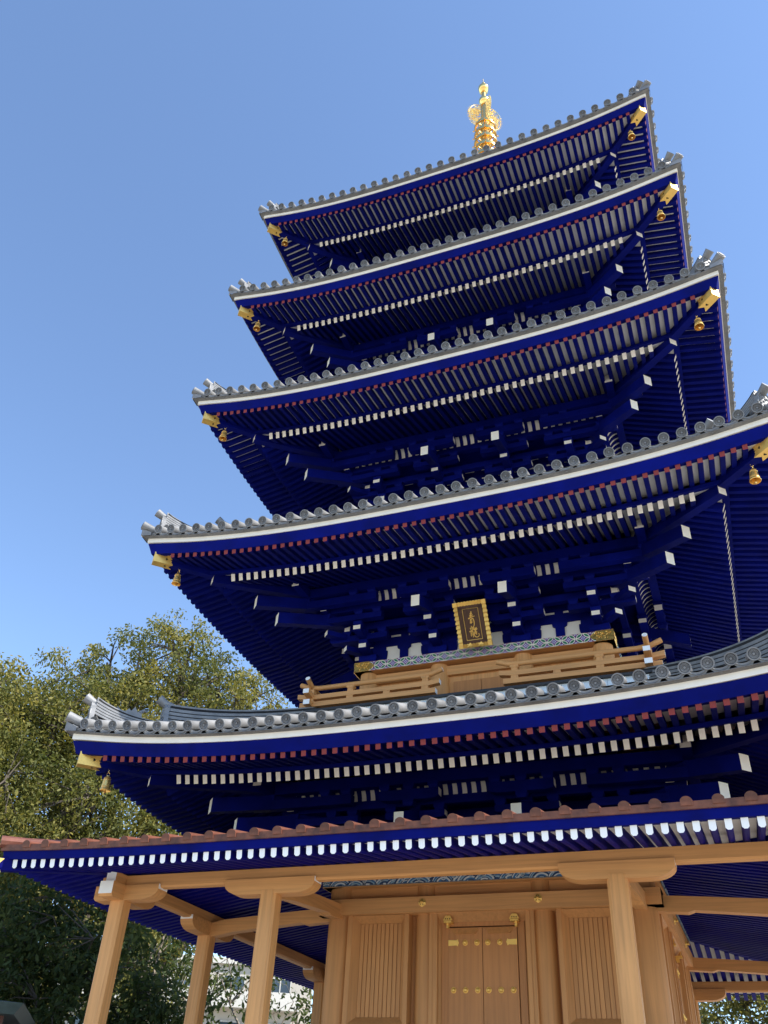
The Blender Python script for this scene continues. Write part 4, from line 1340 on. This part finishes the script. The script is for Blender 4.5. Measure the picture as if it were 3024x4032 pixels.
# ------------------------------------------------------------------ name plate
def nameplate():
    bot = Vector((0.022, -2.30, 8.07)); top = Vector((0.065, -2.70, 8.685))
    e = bpy.data.objects.new('nameplate', None); COL.objects.link(e)
    e.location = bot
    tag(e, 'dark wooden nameplate with gilt frame and gold characters under the second roof', 'sign')
    up = (top - bot); Hh = up.length; up.normalize()
    rt = Vector((1, 0, 0)); nr = rt.cross(up).normalized()
    e.rotation_euler = Matrix((rt, up, nr)).transposed().to_euler()
    # local: x right, y up along board, z toward the viewer
    W2 = .270
    mb = MB(); mb.box(-.205, .205, .06, Hh - .06, -.03, .012)
    obj('board', mb.mesh('board', [SIGNWOOD]), e)
    mb = MB()
    i0, i1 = .138, .195
    for (x0, x1, y0, y1) in ((-i1, -i0, .10, Hh - .09), (i0, i1, .10, Hh - .09), (-i1, i1, .062, .112), (-i1, i1, Hh - .112, Hh - .062)):
        mb.box(x0, x1, y0, y1, .0, .026)
    obj('inner_frame', mb.mesh('inner_frame', [SIGNWOOD]), e)
    # rippling gilt frame
    mb = MB(); rnd = random.Random(2)
    def ripple(p0, p1, nin):
        n = 17; p0, p1 = Vector(p0), Vector(p1); d = (p1 - p0) / n
        for j in range(n):
            h_ = .030 + .018 * (j % 2) + rnd.uniform(-.004, .004); wv = .006 if j % 2 else -.002
            a, b = p0 + d * j, p0 + d * (j + 1)
            oa = nin * (.062 + wv)
            mb.add([a, b, b + oa, a + oa, a + Vector((0, 0, h_)), b + Vector((0, 0, h_ - .014)), b + oa + Vector((0, 0, h_ - .022)), a + oa + Vector((0, 0, h_ - .008))], [(0, 1, 5, 4), (4, 5, 6, 7), (3, 7, 6, 2), (0, 4, 7, 3), (1, 2, 6, 5), (0, 3, 2, 1)], 0)
    c0, c1 = -.205, .205
    ripple((c0, .065, -.012), (c0, Hh - .065, -.012), Vector((-1, 0, 0)))
    ripple((c1, .065, -.012), (c1, Hh - .065, -.012), Vector((1, 0, 0)))
    ripple((c0, .065, -.012), (c1, .065, -.012), Vector((0, -1, 0)))
    ripple((c0, Hh - .065, -.012), (c1, Hh - .065, -.012), Vector((0, 1, 0)))
    for sx in (-1, 1):
        for (y0, y1) in ((0, .07), (Hh - .07, Hh)): mb.box(min(sx * .2, sx * .272), max(sx * .2, sx * .272), y0, y1, -.012, .036)
    for xx in (-.09, .09):
        mb.add([(xx + .045 * math.cos(t) * (1 + .25 * math.cos(5 * t)), .035 + .036 * math.sin(t) * (1 + .25 * math.cos(5 * t)), .046) for t in np.linspace(0, 2 * PI, 31)[:-1]] + [(xx, .035, .058)], [(j, (j + 1) % 30, 30) for j in range(30)], 0)
    obj('gilt_frame', mb.mesh('gilt_frame', [GOLD_F]), e)
    # thin gold border line and brush characters, traced from the board's own proportions
    TL, TR, BR, BL = (400, 380), (835, 318), (918, 1025), (485, 1088)
    x0, x1, y0, y1 = -.128, .128, .118, Hh - .118
    mb = MB()
    for a, b in (((x0, y0), (x1, y0)), ((x1, y0), (x1, y1)), ((x1, y1), (x0, y1)), ((x0, y1), (x0, y0))):
        mb.tube([(a[0], a[1], .016), (b[0], b[1], .016)], .0045, 5)
    obj('border_line', mb.mesh('border_line', [GOLD_F]), e)
    def uv(px, py):
        u, v = .5, .5
        for _ in range(12):
            X = [(1 - u) * ((1 - v) * TL[i] + v * BL[i]) + u * ((1 - v) * TR[i] + v * BR[i]) for i in (0, 1)]
            u += (px - X[0]) / 435; v += (py - X[1]) / 710 + 62 / 710 * (px - X[0]) / 435 * 0
        return x0 + u * (x1 - x0), y1 - v * (y1 - y0)
    blue_char = [[(640, 415), (636, 500), (628, 565)], [(606, 475), (668, 458)], [(592, 525), (692, 492)], [(556, 588), (640, 548), (738, 516)],
                 [(622, 588), (612, 640), (600, 692)], [(618, 606), (690, 566), (712, 640), (716, 700), (704, 745), (676, 766)], [(632, 640), (668, 630)], [(622, 690), (640, 660), (668, 664)]]
    dragon = [[(622, 752), (648, 784)], [(588, 806), (676, 782)], [(600, 810), (614, 846)], [(664, 790), (640, 846)], [(566, 886), (640, 846), (700, 826)],
              [(612, 868), (606, 930), (612, 990)], [(612, 880), (660, 862), (672, 930), (664, 1008)], [(620, 918), (656, 908)], [(618, 956), (658, 946)],
              [(690, 772), (684, 826), (740, 816), (764, 770)], [(716, 796), (784, 796), (770, 826)], [(700, 838), (776, 826)], [(752, 826), (724, 866), (700, 912), (694, 958), (726, 994), (784, 998), (826, 968), (832, 934), (816, 902)],
              [(726, 884), (778, 872)], [(722, 916), (774, 902)], [(760, 866), (762, 950)]]
    for nm, ch in (('character', blue_char), ('character', dragon)):
        mb = MB()
        for st in ch:
            P_ = [uv(*p) for p in st]
            # smooth the polyline
            pts = []
            for j in range(len(P_) - 1):
                for t in np.linspace(0, 1, 5)[:-1]: pts.append(tuple(np.array(P_[j]) * (1 - t) + np.array(P_[j + 1]) * t))
            pts.append(P_[-1])
            if len(P_) > 2:
                for _ in range(3): pts = [pts[0]] + [tuple((np.array(pts[j - 1]) + 2 * np.array(pts[j]) + np.array(pts[j + 1])) / 4) for j in range(1, len(pts) - 1)] + [pts[-1]]
            n = len(pts)
            mb.tube([(p[0], p[1], .014) for p in pts], [.0095 * (1.0 - .5 * (j / (n - 1))) + .001 for j in range(n)], 6)
        obj(nm, mb.mesh(nm, [GOLD_F]), e)
nameplate()

# ------------------------------------------------------------------ trees
def leaf_material(name, c0, c1, c2):
    m = bpy.data.materials.new(name); m.use_nodes = True
    t = m.node_tree; b = t.nodes['Principled BSDF']
    ge = t.nodes.new('ShaderNodeNewGeometry')
    cr = t.nodes.new('ShaderNodeValToRGB')
    cr.color_ramp.elements[0].color = (*c0, 1); cr.color_ramp.elements[1].color = (*c2, 1)
    e = cr.color_ramp.elements.new(.5); e.color = (*c1, 1)
    no = t.nodes.new('ShaderNodeTexNoise'); no.inputs['Scale'].default_value = .45
    L(t, ge.outputs['Position'], no.inputs[0])
    mx = t.nodes.new('ShaderNodeMath'); mx.operation = 'MULTIPLY_ADD'; mx.inputs[1].default_value = .55
    ad = t.nodes.new('ShaderNodeMath'); ad.operation = 'MULTIPLY_ADD'; ad.inputs[1].default_value = 1.3; ad.inputs[2].default_value = -.42
    L(t, no.outputs['Fac'], ad.inputs[0])
    L(t, ge.outputs['Random Per Island'], mx.inputs[0]); L(t, ad.outputs[0], mx.inputs[2])
    L(t, mx.outputs[0], cr.inputs[0])
    L(t, cr.outputs[0], b.inputs['Base Color'])
    b.inputs['Roughness'].default_value = .6
    b.inputs['Specular IOR Level'].default_value = .22
    tr = t.nodes.new('ShaderNodeBsdfTranslucent')
    hs = t.nodes.new('ShaderNodeHueSaturation'); hs.inputs['Value'].default_value = 1.3; hs.inputs['Saturation'].default_value = 1.1
    L(t, cr.outputs[0], hs.inputs['Color']); L(t, hs.outputs[0], tr.inputs[0])
    ms = t.nodes.new('ShaderNodeMixShader'); ms.inputs[0].default_value = .36
    out = t.nodes['Material Output']
    L(t, b.outputs[0], ms.inputs[1]); L(t, tr.outputs[0], ms.inputs[2]); L(t, ms.outputs[0], out.inputs[0])
    return m
LEAF_OAK = leaf_material('olive_leaf', (.045, .062, .014), (.14, .145, .038), (.34, .28, .07))
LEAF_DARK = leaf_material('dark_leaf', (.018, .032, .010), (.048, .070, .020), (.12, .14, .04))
BARK = material('bark', (.085, .07, .055), .9, var=.3, scale=9, bump=.6, bscale=20)
BARK_P = material('pale_bark', (.24, .20, .155), .9, var=.3, scale=9, bump=.5, bscale=20)

def leaf_cloud(centres, per, spread, lsize, mat, droop=.35):
    n = len(centres) * per
    c = np.repeat(np.array(centres), per, axis=0)
    off = rng.normal(0, 1, (n, 3)); off /= np.maximum(1e-6, np.linalg.norm(off, axis=1))[:, None]
    off *= (rng.random(n) ** .5)[:, None] * spread
    off[:, 2] *= .75
    p = c + off
    d = rng.normal(0, 1, (n, 3)); d[:, 2] -= droop * 1.6; d += off / spread * .6
    d /= np.linalg.norm(d, axis=1)[:, None]
    a = rng.normal(0, 1, (n, 3)); s = np.cross(d, a); s /= np.linalg.norm(s, axis=1)[:, None]
    nn = np.cross(s, d)
    ln = lsize * rng.uniform(.7, 1.3, n)[:, None]; wd = ln * .20
    v = np.empty((n, 6, 3))
    v[:, 0] = p; v[:, 1] = p + d * ln * .35 + s * wd + nn * wd * .25; v[:, 2] = p + d * ln * .72 + s * wd * .8 + nn * wd * .1
    v[:, 3] = p + d * ln - nn * ln * .08; v[:, 4] = p + d * ln * .72 - s * wd * .8 + nn * wd * .1; v[:, 5] = p + d * ln * .35 - s * wd + nn * wd * .25
    me = bpy.data.meshes.new('crown')
    me.vertices.add(n * 6); me.vertices.foreach_set('co', v.reshape(-1))
    me.loops.add(n * 6); me.polygons.add(n)
    me.loops.foreach_set('vertex_index', np.arange(n * 6, dtype=np.int32))
    me.polygons.foreach_set('loop_start', np.arange(0, n * 6, 6, dtype=np.int32))
    me.polygons.foreach_set('loop_total', np.full(n, 6, dtype=np.int32))
    me.update(calc_edges=True)
    me.materials.append(mat)
    return me

def pol(az, dist, z=0.0):
    a = rad(az)
    return Vector((CAM.x + dist * math.sin(a), CAM.y + dist * math.cos(a), z))

def tree(label, base, lobes, mat, bark, per, lsize, ncl, spread, trunk_r, group, name='evergreen_tree', seed=1, shell=.55):
    rnd = random.Random(seed)
    vd = Vector((base.x - CAM.x, base.y - CAM.y, 0)).normalized(); rd_ = Vector((vd.y, -vd.x, 0))
    lobes = [(tuple(rd_ * c[0] + vd * c[1] + Vector((0, 0, c[2]))), R, q) for c, R, q in lobes]
    e = bpy.data.objects.new(name, None); COL.objects.link(e); e.location = base
    tag(e, label, 'tree', group)
    tr = MB()
    cz = [l[0] for l in lobes]
    mean = sum((Vector(c) for c in cz), Vector()) / len(cz)
    fork = Vector((0, 0, 0)) + Vector((mean.x * .35, mean.y * .35, mean.z * .45))
    tr.tube([(0, 0, -.2), (rnd.uniform(-.1, .1), rnd.uniform(-.1, .1), fork.z * .5), fork], [trunk_r * 1.35, trunk_r, trunk_r * .85], 10)
    centres = []
    tot = sum(l[1] ** 2 for l in lobes)
    for c, R, sq in lobes:
        c = Vector(c)
        mid = fork.lerp(c, .5) + Vector((rnd.uniform(-.4, .4), rnd.uniform(-.4, .4), rnd.uniform(-.2, .5)))
        tr.tube([fork, mid, c - Vector((0, 0, R * .3))], [trunk_r * .55, trunk_r * .36, trunk_r * .22], 7)
        n = int(ncl * R * R / tot)
        subs = []
        for _ in range(max(4, int(R * 4))):
            d = Vector((rnd.gauss(0, 1), rnd.gauss(0, 1), rnd.gauss(.35, .8))).normalized()
            q = c + Vector((d.x * R * .6, d.y * R * .6, d.z * R * sq * .6)); subs.append(q)
            k = (c - Vector((0, 0, R * .3))).lerp(q, .5) + Vector((rnd.uniform(-.15, .15), rnd.uniform(-.15, .15), rnd.uniform(-.05, .25)))
            tr.tube([c - Vector((0, 0, R * .3)), k, q], [trunk_r * .22, trunk_r * .15, trunk_r * .09], 5)
        for _ in range(n):
            d = Vector((rnd.gauss(0, 1), rnd.gauss(0, 1), rnd.gauss(.15, .9))).normalized()
            rr = rnd.random() ** (1 - shell) if shell < 1 else 1
            rr = rr * (1 + .16 * math.sin(5 * d.x + 3 * d.z + c.x) )
            q = c + Vector((d.x * R * rr, d.y * R * rr, d.z * R * sq * rr))
            if q.z + base.z < .3: continue
            centres.append(tuple(q))
            if rnd.random() < .35:
                s_ = min(subs, key=lambda w_: (w_ - q).length)
                k = s_.lerp(q, .55) + Vector((rnd.uniform(-.12, .12), rnd.uniform(-.12, .12), rnd.uniform(0, .15)))
                tr.tube([s_, k, q], [trunk_r * .09, trunk_r * .055, trunk_r * .02], 4)
    obj('trunk', tr.mesh('trunk', [bark], smooth=True), e)
    if per: stuff(obj('crown', leaf_cloud(centres, per, spread, lsize, mat), e))
    return e

GT = 'trees behind the pagoda'
# big evergreen behind the roofs: crown lobes given relative to its foot
b = pol(-35, 31)
tree('tall round-crowned olive-green evergreen showing its branches, highest of the trees', b,
     [((-.8, 0, 15.6), 2.5, .9), ((1.4, 0, 14.4), 2.3, .95), ((1.9, .2, 11.6), 2.2, 1), ((-1.5, -.6, 12.2), 2.7, .9), ((-3.2, 0, 14.4), 2.3, .95), ((-4.6, 0, 12.2), 2.2, .95), ((0, -.6, 9.0), 2.9, .9), ((2.0, 0, 8.2), 2.3, .9), ((-3.3, -.4, 8.8), 2.7, .9), ((-1, -.4, 5.8), 2.6, .9)],
     LEAF_OAK, BARK, 60, .14, 1450, .44, .46, GT, seed=4, shell=.62)
b = pol(-44.2, 29)
tree('broad evergreen with dense yellowish crown beside the tallest tree', b,
     [((.2, 0, 12.7), 2.0, .9), ((-1.7, 0, 11.7), 2.0, .9), ((2.1, 0, 11.6), 2.0, .9), ((-1.9, 0, 9.2), 2.4, 1), ((.9, -.6, 9.0), 2.6, .9), ((-.4, -1, 6.4), 2.8, .9), ((2.3, -.6, 6.8), 2.6, .9), ((.2, -1.2, 3.8), 2.5, .9)],
     LEAF_OAK, BARK, 64, .135, 1150, .5, .36, GT, seed=8, shell=.6)
b = pol(-50.2, 27)
tree('evergreen whose crown stands farthest from the pagoda', b,
     [((.6, 0, 11.5), 2.0, .9), ((1.3, .4, 9.2), 2.2, 1), ((-1.0, 0, 9.4), 2.4, 1), ((1.2, -.6, 6.4), 2.6, .9), ((.8, -.8, 3.6), 2.5, .9)],
     LEAF_OAK, BARK, 64, .135, 760, .5, .32, GT, seed=12, shell=.6)
b = pol(-39.5, 22)
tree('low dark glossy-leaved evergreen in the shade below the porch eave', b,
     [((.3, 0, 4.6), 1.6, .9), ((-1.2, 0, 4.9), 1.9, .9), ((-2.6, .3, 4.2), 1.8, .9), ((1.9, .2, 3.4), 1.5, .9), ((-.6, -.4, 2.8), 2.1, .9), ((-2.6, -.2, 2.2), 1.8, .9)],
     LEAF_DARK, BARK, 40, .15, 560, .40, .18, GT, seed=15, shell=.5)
b = pol(-34.0, 25)
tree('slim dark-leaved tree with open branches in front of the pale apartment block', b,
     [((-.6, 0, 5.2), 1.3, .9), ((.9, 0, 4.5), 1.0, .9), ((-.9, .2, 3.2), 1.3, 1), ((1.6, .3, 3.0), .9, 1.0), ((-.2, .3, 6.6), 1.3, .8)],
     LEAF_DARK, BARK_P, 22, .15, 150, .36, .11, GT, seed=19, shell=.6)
b = pol(-28.0, 24)
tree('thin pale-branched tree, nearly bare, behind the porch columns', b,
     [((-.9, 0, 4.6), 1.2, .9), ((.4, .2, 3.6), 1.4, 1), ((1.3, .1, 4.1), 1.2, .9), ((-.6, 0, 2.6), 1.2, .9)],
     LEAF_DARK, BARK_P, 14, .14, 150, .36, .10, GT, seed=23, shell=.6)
b = pol(-1.0, 34)
tree('leafy green tree standing beyond the back of the pagoda porch', b,
     [((0, 0, 6.6), 2.4, .9), ((-1.9, .3, 5.2), 2.2, .9), ((1.6, .2, 4.8), 2.2, .9), ((-.4, -.4, 3.4), 2.2, .9), ((2.8, .2, 6.4), 1.8, .9)],
     LEAF_OAK, BARK, 40, .16, 520, .48, .2, GT, seed=27, shell=.55)

# ------------------------------------------------------------------ apartment block far behind
def apartment():
    c = pol(-34.0, 74)
    e = bpy.data.objects.new('apartment_block', None); COL.objects.link(e); e.location = c; e.rotation_euler = (0, 0, rad(28))
    tag(e, 'pale cream apartment block with rows of balconies seen through the trees', 'building')
    CW = material('cream_render', (.44, .40, .335), .8, var=.06, scale=.6)
    GL = material('window_glass', (.05, .07, .09), .1, spec=.8)
    WB = material('balcony_white', (.50, .475, .42), .7, var=.05)
    mb = MB(); mb.box(-11, 11, 0, 9, 0, 12.4); obj('wall', mb.mesh('wall', [CW]), e)
    mb = MB(); mb.box(-11.2, 11.2, -.3, 9.2, 12.4, 12.8); obj('roof', mb.mesh('roof', [WB]), e)
    wm = MB(); wm.box(-.75, .75, -.06, .02, -.95, .95, 0); wm = wm.mesh('window', [GL])
    fm = MB()
    for x in (-.79, 0, .79): fm.box(x - .045, x + .045, -.10, -.055, -.99, .99)
    for z in (-.97, .97): fm.box(-.745, .745, -.098, -.056, z - .05, z + .05)
    fm = fm.mesh('frame', [WB])
    bm_ = MB(); bm_.box(-1.55, 1.55, -1.25, 0, -.08, .06); bm_.box(-1.55, 1.55, -1.25, -1.13, .06, 1.05); bm_.box(-1.55, -1.45, -1.13, 0, .06, 1.05); bm_.box(1.45, 1.55, -1.13, 0, .06, 1.05)
    bm_ = bm_.mesh('balcony', [WB])
    for f in range(4):
        for c_ in range(6):
            x = -8.7 + c_ * 3.45; z = 1.7 + f * 3.0
            wd = obj('window', wm, e, (x, -.02, z)); obj('frame', fm, wd)
            obj('balcony', bm_, e, (x, 0, z - 1.15))
apartment()

# ------------------------------------------------------------------ small hall at the edge
def small_hall():
    p = pol(-41.3, 17.0)
    zr = 1.55 + 17.0 * math.tan(rad(5.55))
    e = bpy.data.objects.new('small_hall', None); COL.objects.link(e); e.location = (p.x, p.y, 0); e.rotation_euler = (0, 0, rad(36))
    tag(e, 'small red-walled hall with a green copper eave beside the trees', 'building')
    VG = material('verdigris_copper', (.055, .085, .08), .6, var=.35, scale=6)
    RW = material('vermilion_wall', (.15, .022, .012), .6, var=.15, scale=3)
    TW = material('dark_red_timber', (.10, .03, .02), .6)  # dark red-brown timber of the hall's posts and beam
    mb = MB()
    N = 8
    # hipped roof: eave corner at the origin of this object
    w_, d_ = 4.0, 3.6
    vs = [(-w_, -.1, zr), (0, -.1, zr), (0, d_, zr), (-w_, d_, zr), (-w_ + .12, .0, zr - .16), (-.12, .0, zr - .16), (-.12, d_ - .12, zr - .16), (-w_ + .12, d_ - .12, zr - .16), (-w_ * .62, d_ * .5, zr + .22), (-w_ * .38, d_ * .5, zr + .22)]
    fs = [(0, 1, 5, 4), (1, 2, 6, 5), (2, 3, 7, 6), (3, 0, 4, 7), (4, 5, 6, 7), (0, 8, 9, 1), (1, 9, 2), (2, 9, 8, 3), (3, 8, 0)]
    mb.add(vs, fs, 0); obj('roof', mb.mesh('roof', [VG]), e)
    mb = MB(); mb.box(-w_ + .5, -.55, .45, d_ - .5, 0, zr - .155); obj('wall', mb.mesh('wall', [RW]), e)
    for x in (-.5, -w_ / 2, -w_ + .5):
        mb = MB(); mb.box(x - .07, x + .07, .38, .52, 0, zr - .158); obj('post', mb.mesh('post', [TW]), e)
    mb = MB(); mb.box(-w_ + .3, -.3, .33, .47, zr - .36, zr - .157); obj('beam', mb.mesh('beam', [TW]), e)
small_hall()
print('objects', len(bpy.data.objects))
